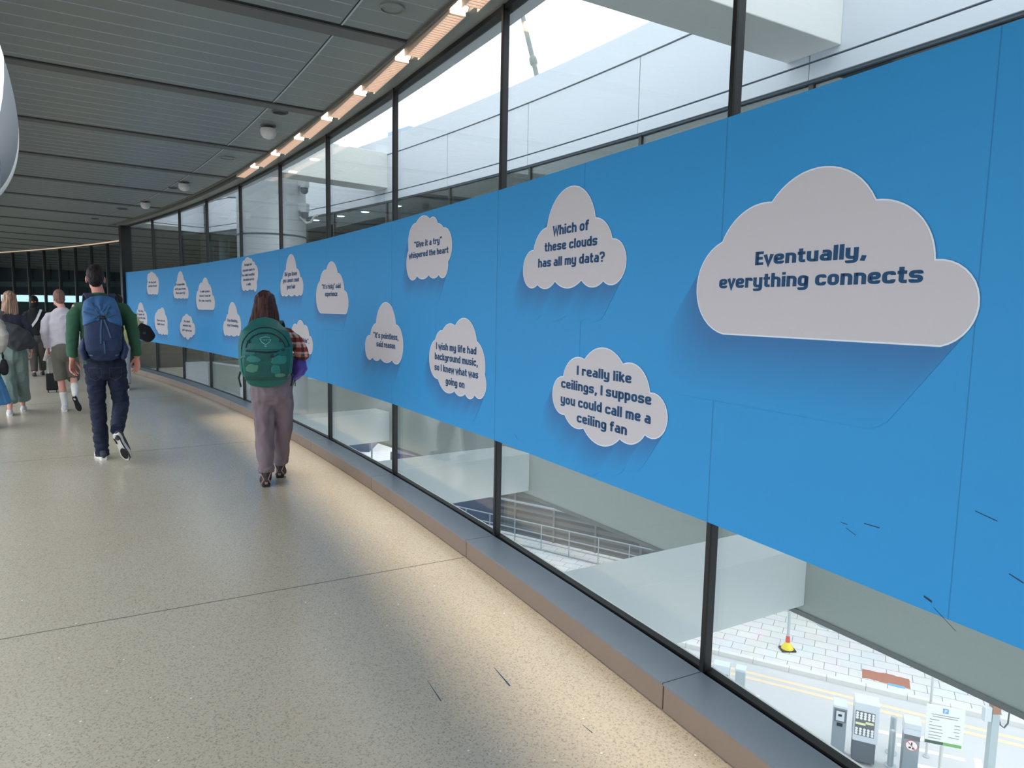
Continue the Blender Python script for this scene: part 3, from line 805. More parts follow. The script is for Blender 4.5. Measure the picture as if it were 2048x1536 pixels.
TRIM = {'t': (.10, .10), 'f': (.10, .08), 'E': (0, .10), 'r': (0, .02), 'v': (.07, .07), 'w': (.07, .07), 'k': (0, .07), 'T': (.1, .1), 'A': (.07, .07), 'x': (.06, .06), 'W': (.07, .07)}
def text_bm(line):
    """one line of lettering fitted between the two ends it has on the sign"""
    body, sl, sr, zb, cap = line
    x, items = 0.0, []
    for ch in body:
        if ch == ' ': x += .30; continue
        g = GLYPH[ch]
        xs = [q[0] for pth in g for q in pth if not isinstance(q, str)]
        tl, tr_ = TRIM.get(ch, (0, 0))
        items.append((g, x - min(xs) - tl)); x += max(xs) - min(xs) + _T + .075 - tl - tr_
    wid = x - .075
    bm = bmesh.new(); kx = (sl - sr) / wid
    for g, ox in items:
        for pth in g: _stroke(bm, pth, kx, cap, sl - (ox + _T / 2) * kx, zb, _T)
    return bm

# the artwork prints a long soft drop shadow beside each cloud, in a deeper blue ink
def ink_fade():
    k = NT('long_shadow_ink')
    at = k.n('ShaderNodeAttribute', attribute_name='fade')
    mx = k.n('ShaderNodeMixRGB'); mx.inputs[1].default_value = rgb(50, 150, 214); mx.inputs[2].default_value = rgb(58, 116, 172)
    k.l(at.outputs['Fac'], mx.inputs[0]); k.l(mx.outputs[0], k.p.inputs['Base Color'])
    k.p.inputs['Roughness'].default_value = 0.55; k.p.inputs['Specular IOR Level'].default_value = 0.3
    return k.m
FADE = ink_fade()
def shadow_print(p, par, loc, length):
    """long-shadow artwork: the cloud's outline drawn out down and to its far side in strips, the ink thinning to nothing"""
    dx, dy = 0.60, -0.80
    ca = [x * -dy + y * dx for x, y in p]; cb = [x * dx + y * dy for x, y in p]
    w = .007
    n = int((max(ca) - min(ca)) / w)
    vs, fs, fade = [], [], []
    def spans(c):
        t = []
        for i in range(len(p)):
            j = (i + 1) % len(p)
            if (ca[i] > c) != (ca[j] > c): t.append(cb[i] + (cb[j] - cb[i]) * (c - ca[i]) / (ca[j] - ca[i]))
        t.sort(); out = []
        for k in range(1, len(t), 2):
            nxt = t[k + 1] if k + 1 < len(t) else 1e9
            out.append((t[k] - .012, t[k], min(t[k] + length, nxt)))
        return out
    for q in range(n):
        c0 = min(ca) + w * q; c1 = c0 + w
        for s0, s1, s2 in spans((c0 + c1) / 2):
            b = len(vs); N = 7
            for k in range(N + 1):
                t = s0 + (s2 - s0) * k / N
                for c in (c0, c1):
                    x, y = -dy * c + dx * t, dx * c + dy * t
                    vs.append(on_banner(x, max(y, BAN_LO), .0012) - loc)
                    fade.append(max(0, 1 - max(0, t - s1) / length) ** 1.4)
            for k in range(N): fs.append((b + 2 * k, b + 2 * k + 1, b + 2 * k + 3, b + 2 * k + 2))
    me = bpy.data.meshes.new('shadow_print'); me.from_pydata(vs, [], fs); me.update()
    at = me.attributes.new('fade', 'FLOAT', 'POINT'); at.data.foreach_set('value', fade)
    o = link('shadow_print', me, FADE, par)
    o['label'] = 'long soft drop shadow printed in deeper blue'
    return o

LABELS = {'E': 'largest white cloud sign reading Eventually, everything connects',
 'W': 'tall white cloud sign asking Which of these clouds has all my data',
 'C': 'white cloud sign reading I really like ceilings, below the data question cloud',
 'P': 'white cloud sign reading It\u2019s pointless, said reason',
 'B': 'white cloud sign reading I wish my life had background music',
 'G': 'white cloud sign reading Give it a try, whispered the heart',
 'R': 'flat-bottomed white cloud sign reading It\u2019s risky, said experience',
 'D': 'narrow peaked white cloud sign reading Did you know you cannot count your hair',
 'I': 'white cloud sign reading impossible, partly behind the plaid sleeve',
 'S': 'white cloud sign reading Stop thinking, start dreaming, beside the teal backpack',
 'H': 'white cloud sign with five lines about chocolate, above the brown-haired head',
 'L3': 'flat-bottomed white cloud sign with three lines, on the far half of the banner',
 'L2': 'peaked white cloud sign with three lines, high on the far half of the banner',
 'L6': 'white cloud sign with pointed bottom and three lines, low on the far half',
 'L5': 'white cloud sign with two short lines, low beside the yellow jacket\u2019s cloud',
 'L1': 'farthest of the upper row of white cloud signs, two lines of text',
 'L4': 'farthest white cloud sign of the lower row, behind the yellow jacket sleeve'}
for key, (pts, lines) in CLOUDS.items():
    p = outline(pts)
    cs, cz = sum(q[0] for q in p) / len(p), sum(q[1] for q in p) / len(p)
    loc = on_banner(cs, cz, .001)
    t = tag(empty('cloud_sign', loc), LABELS[key], 'cloud sign', 'cloud signs on the blue banner')
    lay(poly_bm(p), .0016, .0014, 'rim', CLOUDRIM, t, loc)
    lay(poly_bm(inset(p, .005)), .0030, .0012, 'cloud_face', CLOUDM, t, loc)
    for ln in lines: lay(text_bm(ln), .0042, .0012, 'lettering', INK, t, loc)
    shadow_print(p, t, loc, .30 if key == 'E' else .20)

# ------------------------------------------------------------------ outdoors, seen through the glass
GZ = EYE - 9.5
RR = 55.93
wing = tag(empty('building', P(RR, 35, GZ)), 'pale metal-clad curved building across the gap outside the glass', 'building')
def wpart(m, name, mat, **k):
    o = m.build(name, mat, wing, **k); o.location = -wing.location; return o
A0, A1 = 14.0, 49.70
m = MB(); m.arc(RR, RR + .12, A0, A1, -1.36, -.30); wpart(m, 'lower_fascia', FASC)
m = MB(); m.arc(RR - .02, RR + .12, A0, A1, -1.405, -1.36); wpart(m, 'drip_edge', SOFFM)
m = MB(); m.arc(RR - .02, RR + .14, A0, A1, -.30, -.26); wpart(m, 'ledge', PALEMET)
m = MB(); m.arc(RR + .12, 60.2, A0, A1, -1.38, -1.30, step=1); wpart(m, 'underside', FASC)
m = MB(); m.arc(RR + .15, 60.2, A0, A1, -.62, -.40, step=1); wpart(m, 'floor_slab', DARKIN)
m = MB(); m.arc(60.0, 60.2, A0, A1, -1.3, 4.6, step=1); m.arc(58.0, 60.2, A1, A1 + .12, -1.3, 4.6); wpart(m, 'back_wall', DARKIN)
m = MB(); m.arc(RR + .2, 60.1, A0, A1, 3.86, 3.93, step=1); wpart(m, 'inner_ceiling', DARKBAND)
m = MB(); m.arc(RR + .1, 60.2, A0, A1, 4.55, 4.65, step=1); wpart(m, 'roof_slab', PALEMET)
jo = [32.80 + 2.38 * k for k in range(-7, 8)]
for a0, a1 in zip(jo[:-1], jo[1:]):
    a1c = min(a1, A1)
    m = MB(); m.arc(RR, RR + .1, a0 + .006, a1c - .006, 3.785, 4.510); wpart(m, 'cladding_panel', PALEMET)
    m = MB(); m.arc(RR, RR + .1, a0 + .004, a1c - .004, 3.625, 3.765); wpart(m, 'trim_panel', PALEMET)
    m = MB(); m.arc(RR + .06, RR + .072, a0, a1c, -.26, 3.62, step=2.5); wpart(m, 'pane', GLASS_DK)
    m = MB(); m.arc(RR + .04, RR + .12, a0 - .025, a0 + .025, -.26, 3.62); wpart(m, 'mullion', STEELG)
m = MB(); m.arc(RR + .02, RR + .14, A0, A1, 3.60, 4.56); wpart(m, 'backing', GROOVE)
m = MB(); m.arc(RR - .015, RR + .6, A0, A1, 4.525, 4.80); m.arc(RR - .015, RR + .58, A0, A1, 4.80, 4.86); wpart(m, 'coping', PALEMET)
# radial end of that building, where it meets the far hall
m = MB(); m.arc(53.43, RR, 49.70, 49.82, -1.36, -.30); wpart(m, 'end_lower_fascia', PALEMET)
m = MB(); m.arc(53.43, RR, 49.68, 49.84, -.30, -.26); wpart(m, 'end_ledge', PALEMET)
m = MB(); m.arc(53.43, RR, 49.70, 49.82, 3.785, 4.86); wpart(m, 'end_panel', PALEMET)
m = MB(); m.arc(53.43, RR, 49.70, 49.82, 3.625, 3.765); wpart(m, 'end_trim', PALEMET)
m = MB(); m.arc(53.43, RR, 49.74, 49.82, 3.6, 3.8); wpart(m, 'end_groove', GROOVE)
m = MB(); m.arc(53.43, RR, 49.75, 49.765, -.26, 3.62); wpart(m, 'end_pane', GLASS_DK)
m = MB(); m.tube([P(54.98, 49.66, -.26), P(54.98, 49.66, 3.62)], .045); wpart(m, 'end_post', WHITE)
m = MB(); m.arc(RR - .10, RR + .06, 49.6, 49.76, -.26, 3.62); wpart(m, 'corner_post', STEELG)
for a in (46.2, 47.6, 48.6, 50.6, 51.6):
    m = MB(); m.tube([P(57.0, a, -.42), P(57.0, a, 4.0)], .16, n=16); wpart(m, 'inner_column', COLM, smooth=True)
m = MB(); m.arc(54.3, 54.36, 50.6, 51.2, -.4, 2.4); m.arc(54.6, 54.66, 50.9, 51.5, -.4, 2.2); wpart(m, 'teal_screen', M('teal_lit_screen', rgb(120, 196, 176), 0.4))
m = MB(); m.arc(57.4, 57.5, 49.9, 51.0, .15, .6); wpart(m, 'red_panel', REDP)
SPL = ['white ceiling spot glowing inside the dark glass, nearest the outdoor column', 'white ceiling spot glowing inside the dark glass, second from the column', 'white ceiling spot glowing inside the dark glass, third from the column', 'white ceiling spot glowing inside the dark glass near the second mullion', 'white ceiling spot glowing in the far end of the dark glass', 'white ceiling spot glowing in the far dark glass beside the corner']
for (r, a), lb in zip(((57.2, 45.54), (57.2, 44.23), (57.2, 43.03), (57.2, 41.57), (55.4, 51.2), (57.7, 50.5)), SPL):
    t = tag(empty('ceiling_spot', P(r, a, 3.86 if a < 49 else 3.55)), lb, 'ceiling spot', 'spots in the building opposite')
    m = MB(); m.lathe([(.10, 0), (.10, -.03), (.07, -.035), (0, -.034)], n=16); m.build('lens', SPOTM, t)
    m = MB(); m.lathe([(.13, 0), (.13, -.02), (.10, -.025), (.10, 0)], n=16); m.build('trim_ring', WHITE, t)

# hall beyond the far glass
hb = tag(empty('wall_far', P(58, 56, 0)), 'dark panelled back wall of the far hall with a slot window', kind='structure')
def hpart(m, name, mat):
    o = m.build(name, mat, hb); o.location = -hb.location; return o
m = MB(); m.arc(58.0, 58.2, 49.8, 73, -1.4, 1.46, step=1); m.arc(58.0, 58.2, 49.8, 73, 1.76, 4.6, step=1); m.arc(58.0, 58.2, 54.0, 55.0, 1.4, 1.8); hpart(m, 'wall_panel', DARKIN)
m = MB(); m.arc(57.9, 58.0, 49.8, 73, 2.14, 2.36, step=1); hpart(m, 'light_band', DARKBAND)
m = MB()
for k in range(16):
    a = 50.2 + 1.3 * k
    if a > 72: break
    m.arc(57.94, 58.0, a, a + 1.18, 2.46, 3.25); m.arc(57.94, 58.0, a, a + 1.18, 1.80, 2.08)
hpart(m, 'black_panel', NEARBLK)
m = MB(); m.arc(53.45, 58.2, 49.85, 73, -.45, -.3, step=1); hpart(m, 'hall_floor', DARKBAND)
m = MB(); m.arc(53.45, 58.2, 49.85, 73, 3.55, 3.7, step=1); hpart(m, 'hall_ceiling', DARKBAND)
m = MB(); m.arc(49.5, 58.2, 73, 73.1, -.4, 4.6, step=1); hpart(m, 'end_wall', DARKIN)
m = MB(); m.arc(53.45, 58.2, 49.85, 73, 4.4, 4.6, step=1); hpart(m, 'hall_roof', PALEMET)  # unseen, added to close the hall off from the sky and keep it dark
m = MB(); m.tube([P(56.3, 54.4, -.3), P(56.3, 54.4, 3.6)], .2, n=20); hpart(m, 'hall_column', COLM)

# beams joining the walkway to the building opposite
def beam(a0, a1, z0, z1, mat, label):
    m = MB(); m.arc(52.43 if z0 > 0 else 52.33, RR + .0, a0, a1, z0, z1, step=.3)
    o = m.build('beam', mat, bevel=.008)
    o['label'] = label; o['category'] = 'beam'; o['group'] = 'beams bridging the gap outside'
beam(30.10, 30.67, 3.84, 4.60, BEAMW, 'white box beam overhead, largest one at the top of the picture')
beam(39.80, 40.37, 3.87, 4.55, BEAMW, 'white box beam overhead beyond the outdoor column')
beam(30.09, 30.68, -1.30, -.72, BEAMG, 'grey box beam below floor level, nearest one over the paved street')
beam(34.95, 35.63, -1.30, -.71, BEAMG, 'grey box beam below floor level, middle one of three')
beam(39.72, 40.33, -1.28, -.67, BEAMG, 'grey box beam below floor level, farthest one at the column foot')
beam(20.4, 21.0, 3.84, 4.60, BEAMW, 'white box beam overhead behind the viewpoint')
beam(25.2, 25.8, -1.30, -.72, BEAMG, 'grey box beam below floor level behind the viewpoint')

cp = P(54.2, 41.52, GZ)
t = tag(empty('column', cp), 'thick round silver clad column standing outside the glass', 'column')
m = MB(); m.lathe([(.67, 0), (.67, 14.0)], n=64); m.build('shaft', COLM, t, smooth=True)
m = MB(); m.lathe([(.674, 10.9), (.676, 10.91), (.676, 10.925), (.674, 10.935)], n=64); m.build('joint_band', GROOVE, t, smooth=True)
m = MB(); m.lathe([(.80, 0), (.80, .12), (.68, .16), (.67, .16)], n=48); m.build('base_ring', GALV, t)
def cctv(z, label, elbow):
    o = P(54.2, 41.52, z)
    out = (P(55.2, 40.7, z) - o).normalized()
    r = Vector((1, 0.0, 0)); out = (r * .95 - Vector((0, 1, 0)) * .30).normalized()
    t = tag(empty('security_camera', o + out * .67), label, 'security camera', 'cameras on the outdoor column')
    m = MB(); m.box((-.02, -.10, -.12), (.30, .10, .12), mat=Matrix.Rotation(math.atan2(out.y, out.x), 4, 'Z')); m.build('bracket_box', CCTVM, t, bevel=.015)
    c = out * .18
    m = MB(); m.lathe([(.0, -.36), (.07, -.34), (.12, -.27), (.12, -.12), (0, -.12)], c, n=20); m.build('dome', CABD, t, smooth=True)
    m = MB(); m.lathe([(.135, -.16), (.135, -.10), (.05, -.08)], c, n=20); m.build('hood', CCTVM, t, smooth=True)
    t.scale = (.62, .62, .62)
    if elbow:
        m = MB(); m.tube([out * .02 + Vector((0, 0, -.30)), out * .25 + Vector((0, 0, -.50)), out * .42 + Vector((0, 0, -.46)), out * .55 + Vector((0, 0, -.28)), out * .66 + Vector((0, 0, -.26))], .04); m.build('arm', CCTVM, t, smooth=True)
cctv(3.92, 'upper white security camera on the outdoor column', False)
cctv(3.44, 'lower white security camera with bent arm on the outdoor column', True)
t = tag(empty('floodlight', P(54.6, 44.76, 4.35)), 'white bucket shaped floodlight left of the outdoor column', 'floodlight')
m = MB(); m.lathe([(.10, -.32), (.12, -.32), (.21, 0), (.21, .03), (0, .05)], n=24); m.build('shade', CCTVM, t, smooth=True)
m = MB(); m.tube([(.2, 0, .02), (.55, -.2, .10), (.75, -.35, .10)], .03); m.build('bracket', GALV, t)
for (r, a, z0, r1, a1, z1, lb) in ((56.35, 35.48, 4.862, 55.95, 36.2, 6.6, 'thin white stay rod above the parapet, larger one'), (56.38, 43.6, 4.862, 56.4, 43.75, 6.4, 'thin white stay rod above the parapet, farther one')):
    p, q = P(r, a, z0), P(r1, a1, z1)
    if a < 40: q = p + (Vector((.01, 11.48, 0)) - Vector((.38, 10.97, 0))) * 1.25 + Vector((0, 0, 2.0))
    p = p + Vector((0, 0, .03))
    t = tag(empty('stay_rod', p), lb, 'rod', 'stay rods on the roof')
    m = MB(); m.tube([(0, 0, .0), q - p], .038, n=12); m.build('rod', MIDGREY, t, smooth=True)
    e = (q - p).normalized()
    m = MB(); m.tube([e * .40, e * .43, e * .52, e * .56], [.038, .06, .06, .038], n=12); m.build('collar', MIDGREY, t, smooth=True)
pr = MB(); pr.arc(58.2, 59.2, 42.6, 43.55, 4.65, 6.02); o = pr.build('roof_plant_box', M('plant_blue_grey', rgb(170, 186, 204), .6)); tag(o, 'small blue-grey plant box on the roof behind the parapet', 'plant box')

# street level
m = MB(); m.box((-140, -60, GZ - .5), (140, 180, GZ)); tag(m.build('ground_street', ROAD), 'grey asphalt street below', kind='structure')
K0, KD = Vector((5.95, 18.22, 0)), Vector((12.14 - 5.95, 15.05 - 18.22, 0)).normalized()
KN = Vector((-KD.y, KD.x, 0))
if KN.y < 0: KN = -KN
def kq(m, u0, u1, v0, v1, z0, z1):
    q = [K0 + KD * u0 + KN * v0, K0 + KD * u1 + KN * v0, K0 + KD * u1 + KN * v1, K0 + KD * u0 + KN * v1]
    m.hexa([Vector((p.x, p.y, z0)) for p in q] + [Vector((p.x, p.y, z1)) for p in q])
m = MB(); kq(m, -40, 40, .16, 30, GZ, GZ + .12); tag(m.build('ground_pavement', PAVE), 'pale concrete paved footway beside the street', kind='structure')
kb = tag(empty('ground_kerb'), 'pale kerb stones along the footway', kind='structure')
for k in range(-22, 22):
    m = MB(); kq(m, k * .92 + .004, k * .92 + .916, 0, .16, GZ, GZ + .122); m.build('kerb_stone', KERB, kb)
m = MB(); kq(m, -30, 30, -.62, -.48, GZ, GZ + .004); kq(m, -30, 30, -.90, -.76, GZ, GZ + .004); tag(m.build('road_line_double', LINEY), 'pale double yellow line along the kerb', kind='structure')
m = MB()
for (x0, y0, x1, y1, w) in ((8.35, 14.95, 9.35, 14.55, .07), (8.30, 15.25, 8.32, 14.98, .06), (8.8, 15.30, 8.34, 15.30, .06), (8.8, 14.35, 10.0, 13.85, .06), (8.6, 13.75, 9.9, 13.2, .07), (9.35, 14.55, 9.95, 14.70, .07), (9.9, 13.2, 10.3, 13.9, .07), (5.9, 16.45, 6.35, 16.15, .07)):
    a, b = Vector((x0, y0, GZ + .003)), Vector((x1, y1, GZ + .003)); s = (b - a).normalized().cross(Vector((0, 0, 1))) * w
    m.quad([a - s, b - s, b + s, a + s])
tag(m.build('road_marking', LINEW), 'white painted road markings by the barrier', kind='structure')
t = tag(empty('repair_patch', Vector((9.95, 16.95, GZ + .12))), 'red-brown repair patch in the pale paving', 'paving patch')
rz = math.atan2(KD.y, KD.x); t.rotation_euler = (0, 0, rz)
m = MB(); rnd = random.Random(4)
top = [(-.55 + 1.1 * k / 12, .26 + (rnd.random() - .4) * .07) for k in range(13)]; bot = [(.55 - 1.1 * k / 12, -.26 + (rnd.random() - .5) * .05) for k in range(13)]
pp = top + bot; m.add([(x, y, .004) for x, y in pp] + [(x, y, -.01) for x, y in pp], [tuple(range(25, -1, -1)), tuple(range(26, 52))] + [(i, (i + 1) % 26, 26 + (i + 1) % 26, 26 + i) for i in range(26)])
m.build('mortar_bed', RUST, t)
m = MB(); m.box((.05, -.34, .0), (.42, -.24, .012)); m.build('blue_strip', BLUEP, t)

def at(x, y, rz_=0, name='', label='', cat='', group=None, z=None):
    return tag(empty(name, (x, y, GZ if z is None else z), rz_), label, cat, group)
KRZ = math.atan2(KD.y, KD.x)
# ticket terminal (slim) and the wide display cabinet
FRZ = -0.42
t = at(7.26, 13.95, FRZ, 'ticket_terminal', 'slim grey parking ticket terminal beside the white display cabinet', 'ticket terminal')
m = MB(); m.box((-.13, -.16, .05), (.13, .16, 1.16)); m.build('body', CABG, t, bevel=.01)
m = MB(); m.box((-.17, -.20, 0), (.17, .20, .05)); m.build('plinth', CABL, t)
m = MB(); m.box((-.14, -.17, 1.16), (.14, .17, 1.22)); m.build('lid', CABL, t, bevel=.01)
m = MB(); m.box((-.11, -.172, .86), (.11, -.16, 1.13)); m.build('face_plate', CABD, t)
f = MB(); f.box((-.08, -.180, .89), (.08, -.172, 1.10)); o = f.build('reader_panel', CABL, t)
f = MB(); f.box((-.04, -.186, .99), (.03, -.180, 1.04)); f.build('ticket_slot', BLACK, o)
f = MB(); f.box((-.055, -.172, .76), (.055, -.16, .83)); f.build('screen', BLACK, t)
t = at(7.72, 13.78, FRZ, 'display_cabinet', 'wide white parking display cabinet with rows of white dots', 'display cabinet')
m = MB(); m.box((-.22, -.16, .06), (.22, .16, .52)); m.build('base_cabinet', CABD, t, bevel=.008)
m = MB(); m.box((-.23, -.18, .52), (.25, .22, 1.38)); m.build('housing', CABL, t, bevel=.012)
m = MB(); m.box((-.20, -.19, .66), (.17, -.18, 1.20)); scr = m.build('display_panel', CABD, t)
m = MB()
for r_ in range(3):
    for c_ in range(5):
        m.lathe([(0.0, 0), (.028, 0), (.028, .006), (0, .006)], (-.165 + c_ * .075, r_ * .055, 0), n=12)
dots = m
for (zz, nm) in ((.70, 'dot_row'), (1.05, 'dot_row')):
    o = MB(); o.add([(v[0], -.19 - v[2], zz + v[1]) for v in dots.v], dots.f); o.build(nm, LINEW, scr)
m = MB(); m.box((-.19, -.193, .90), (.0, -.19, .95)); m.box((.0, -.193, .94), (.15, -.19, .99)); m.build('pale_notice', YELL if False else M('pale_yellow_notice', rgb(238, 238, 190), .6), scr)
def bollard(x, y, h, label):
    t = at(x, y, 0, 'bollard', label, 'bollard', 'grey bollards by the barrier')
    m = MB(); m.lathe([(.062, 0), (.062, h - .05), (.052, h - .02), (.03, h - .003), (0, h)], n=24); m.build('post', GALV, t, smooth=True)
    m = MB(); m.lathe([(.115, 0), (.115, .02), (.065, .03)], n=24); m.build('base_flange', GALV, t)
bollard(8.24, 13.62, .82, 'grey dome-topped bollard in front of its twin')
bollard(8.50, 14.05, .87, 'grey dome-topped bollard standing behind its twin')
t = at(8.38, 13.22, FRZ, 'barrier_unit', 'grey barrier cabinet with a round no-pedestrians sticker', 'barrier cabinet')
m = MB(); m.box((-.14, -.16, 0), (.14, .16, 1.05)); m.build('body', CABG, t, bevel=.01)
m = MB(); m.box((-.155, -.175, 1.05), (.155, .175, 1.18)); m.box((-.155, -.175, 1.18), (.155, .175, 1.30)); m.build('hood', CABL, t, bevel=.012)
m = MB(); m.box((-.141, -.165, .95), (.141, -.16, 1.05)); m.build('shadow_gap', CABD, t)
st = MB(); st.lathe([(0, 0), (.115, 0), (.115, .004), (0, .004)], n=32); stv = [(v[0], -.161 - v[2], .83 + v[1]) for v in st.v]
o = MB().add(stv, st.f).build('sticker', PINKP, t)
st2 = MB(); st2.lathe([(0, 0), (.10, 0), (.10, .006), (0, .006)], n=32); MB().add([(v[0], -.161 - v[2], .83 + v[1]) for v in st2.v], st2.f).build('sticker_face', LINEW, o)
m = MB(); m.box((-.012, -.172, .82), (.012, -.166, .90)); m.box((-.05, -.172, .77), (-.01, -.166, .80)); m.box((.01, -.172, .76), (.05, -.166, .79)); m.build('walking_figure', BLACK, o)
m = MB(); m.tube([(-.07, -.172, .90), (.07, -.172, .76)], .008, n=6); m.build('red_bar', PINKP, o)
# tariff board
t = at(8.93, 13.05, -.33, 'tariff_sign', 'white parking tariff board with a green strip on a white post', 'sign')
m = MB(); m.tube([(0, .03, 0), (0, .03, 1.5)], .035, n=16); m.build('post', WHITE, t, smooth=True)
m = MB(); m.box((-.34, -.02, .86), (.34, 0, 1.70)); bd = m.build('board', LINEW, t, bevel=.006)
m = MB(); m.box((-.325, -.024, .875), (.0, -.02, .94)); m.build('dark_green_strip', GREEND, bd)
m = MB(); m.box((.0, -.024, .875), (.325, -.02, .94)); m.build('light_green_strip', GREENL, bd)
m = MB(); m.box((-.05, -.024, 1.56), (.05, -.02, 1.66)); pl = m.build('parking_square', BLUEP, bd)
m = MB(); m.box((-.022, -.027, 1.575), (-.008, -.024, 1.645)); m.box((-.022, -.027, 1.633), (.022, -.024, 1.645)); m.box((-.022, -.027, 1.605), (.022, -.024, 1.617)); m.box((.010, -.027, 1.605), (.022, -.024, 1.645)); m.build('letter_p', LINEW, pl)
m = MB()
for (x0, x1, z) in ((-.24, .24, 1.50), (-.22, .22, 1.455), (-.27, -.10, 1.385), (-.27, -.22, 1.33), (.17, .27, 1.33), (-.27, -.05, 1.26), (.17, .27, 1.26), (-.27, -.04, 1.19), (.17, .27, 1.19), (-.27, -.02, 1.12), (.2, .27, 1.12), (.08, .27, 1.06), (-.27, -.04, 1.05), (-.27, -.05, .99)):
    m.box((x0, -.0225, z), (x1, -.02, z + .014))
m.build('printed_lines', INKG, bd)
t = at(9.21, 13.95, 0, 'thin_pole', 'thin white upright pole behind the tariff board', 'pole')
m = MB(); m.lathe([(.028, 0), (.028, 2.05), (0, 2.06)], n=14); m.build('shaft', WHITE, t, smooth=True)
m = MB(); m.lathe([(.07, 0), (.07, .02), (.03, .03)], n=14); m.build('foot', GALV, t)
t = at(9.89, 13.0, 0, 'steel_post', 'grey steel post with rusty top and junction box at the street edge', 'post')
m = MB(); m.box((-.075, -.06, 0), (.075, .06, 1.62)); m.build('shaft', GALV, t)
m = MB(); m.box((-.08, -.065, 1.62), (.08, .065, 1.95)); m.build('rusty_top', M('rust', rgb(168, 128, 108), .8, var=.15), t)
m = MB(); m.box((-.23, -.05, 1.45), (-.08, .05, 1.75)); m.build('junction_box', CABL, t, bevel=.01)
m = MB(); m.tube([(.08, 0, 1.55), (.14, 0, 1.36), (.22, 0, 1.30), (.29, 0, 1.40), (.31, .02, 1.62), (.31, .1, 1.9)], .016, n=8); m.build('cable', CABD, t, smooth=True)
t = at(5.16, 15.56, FRZ, 'pay_machine', 'large grey parking pay machine just past the nearest mullion', 'pay machine')
m = MB(); m.box((-.19, -.16, 0), (.19, .16, 1.02)); m.build('body', CABG, t, bevel=.01)
m = MB(); m.hexa([Vector(p) for p in ((-.20, -.17, 1.02), (.20, -.17, 1.02), (.20, .17, 1.02), (-.20, .17, 1.02), (-.18, -.10, 1.18), (.20, -.10, 1.18), (.20, .17, 1.18), (-.18, .17, 1.18))]); m.build('sloped_hood', CABL, t, bevel=.01)
m = MB(); m.box((.19, -.16, .5), (.205, .14, 1.0)); m.build('side_plate', LINEW, t)
t = at(5.56, 15.34, FRZ, 'slim_cabinet', 'slim grey cabinet right behind the large pay machine', 'cabinet')
m = MB(); m.box((-.11, -.12, 0), (.11, .12, 1.16)); m.build('body', GALV, t, bevel=.01)
m = MB(); m.box((-.12, -.13, 1.16), (.12, .13, 1.22)); m.build('lid', CABL, t, bevel=.01)
bollard(4.62, 16.4, .62, 'small pale bollard close to the nearest mullion, alone on the street')
t = at(7.94, 18.38, 0, 'sign_pole', 'tall grey pole on the paving with a yellow and red foot', 'pole', z=GZ + .12)
m = MB(); m.lathe([(.04, 0), (.04, 4.2), (0, 4.21)], n=16); m.build('shaft', GALV, t, smooth=True)
m = MB(); m.box((-.20, -.16, 0), (.20, .16, .05)); m.build('rubber_foot', BRICKB, t, bevel=.015)
m = MB(); m.lathe([(.17, .05), (.15, .10), (.09, .20), (.06, .24), (0, .24)], n=20); m.build('yellow_base', YELL, t, smooth=True)
m = MB(); m.lathe([(.062, .22), (.06, .34), (.045, .42), (0, .42)], n=16); m.build('red_collar', REDP, t, smooth=True)
t = at(9.81, 20.0, 0, 'street_light_dome', 'small silver dome lamp on the paving under the fascia', 'lamp', z=GZ + .12)
m = MB(); m.lathe([(.30, 0), (.30, .05), (.26, .14), (.14, .22), (0, .25)], n=28); m.build('dome', GALV, t, smooth=True)
m = MB(); m.tube([(-.2, .1, .1), (-.35, .3, .35), (-.35, .3, .9)], .03); m.build('arm', CABD, t)

# dark lower structure and guard rail farther away under the building
dv = (Vector((3.04, 26.21, 0)) - Vector((-.61, 28.65, 0))).normalized(); dn = Vector((-dv.y, dv.x, 0)); dn = dn if dn.y > 0 else -dn
w0 = Vector((-.61, 28.65, GZ))
def wq(m, u0, u1, v0, v1, z0, z1):
    q = [w0 + dv * u0 + dn * v0, w0 + dv * u1 + dn * v0, w0 + dv * u1 + dn * v1, w0 + dv * u0 + dn * v1]
    m.hexa([Vector((p.x, p.y, GZ + z0)) for p in q] + [Vector((p.x, p.y, GZ + z1)) for p in q])
t = tag(empty('lower_building', w0), 'dark ribbed sheet-clad low building under the curved wing', 'building')
def lp(m, name, mat):
    o = m.build(name, mat, t); o.location = -t.location
m = MB(); wq(m, .25, 26, 0, 4, 0, 5.5); lp(m, 'cladding', ROOFD)
m = MB()
for k in range(10): wq(m, 1.0 + k * 1.9, 1.08 + k * 1.9, -.06, 0, 0, 5.5)
lp(m, 'rib', CABD)
m = MB()
for z in (1.2, 2.5, 3.8): wq(m, .25, 26, -.05, 0, z, z + .07)
lp(m, 'pipe_rail', CABD)
m = MB(); wq(m, -6.5, .1, .3, 3, 0, 2.6); o = m.build('hoarding', NAVYW); tag(o, 'dark blue hoarding beside the ribbed low building', 'hoarding')
t = tag(empty('guard_rail', w0 - dn * 1.1), 'grey steel guard rail on the bright ground under the beams', 'railing')
def gp(m, name, mat=CABG):
    o = m.build(name, mat, t); o.location = -t.location
for k in range(9):
    m = MB(); q = w0 + dv * (-2.0 + k * 1.25) - dn * 1.1; m.tube([q, q + Vector((0, 0, 1.15))], .022, n=8); gp(m, 'post')
for z in (1.15, .78, .45, .15):
    m = MB(); m.tube([w0 + dv * -4 - dn * 1.1 + Vector((0, 0, z)), w0 + dv * 9 - dn * 1.1 + Vector((0, 0, z))], .025, n=8); gp(m, 'rail')
m = MB(); m.tube([w0 + dv * -6 - dn * 3.2 + Vector((0, 0, 2.6)), w0 + dv * 12 - dn * 3.2 + Vector((0, 0, 2.6))], .04, n=8); gp(m, 'upper_handrail')
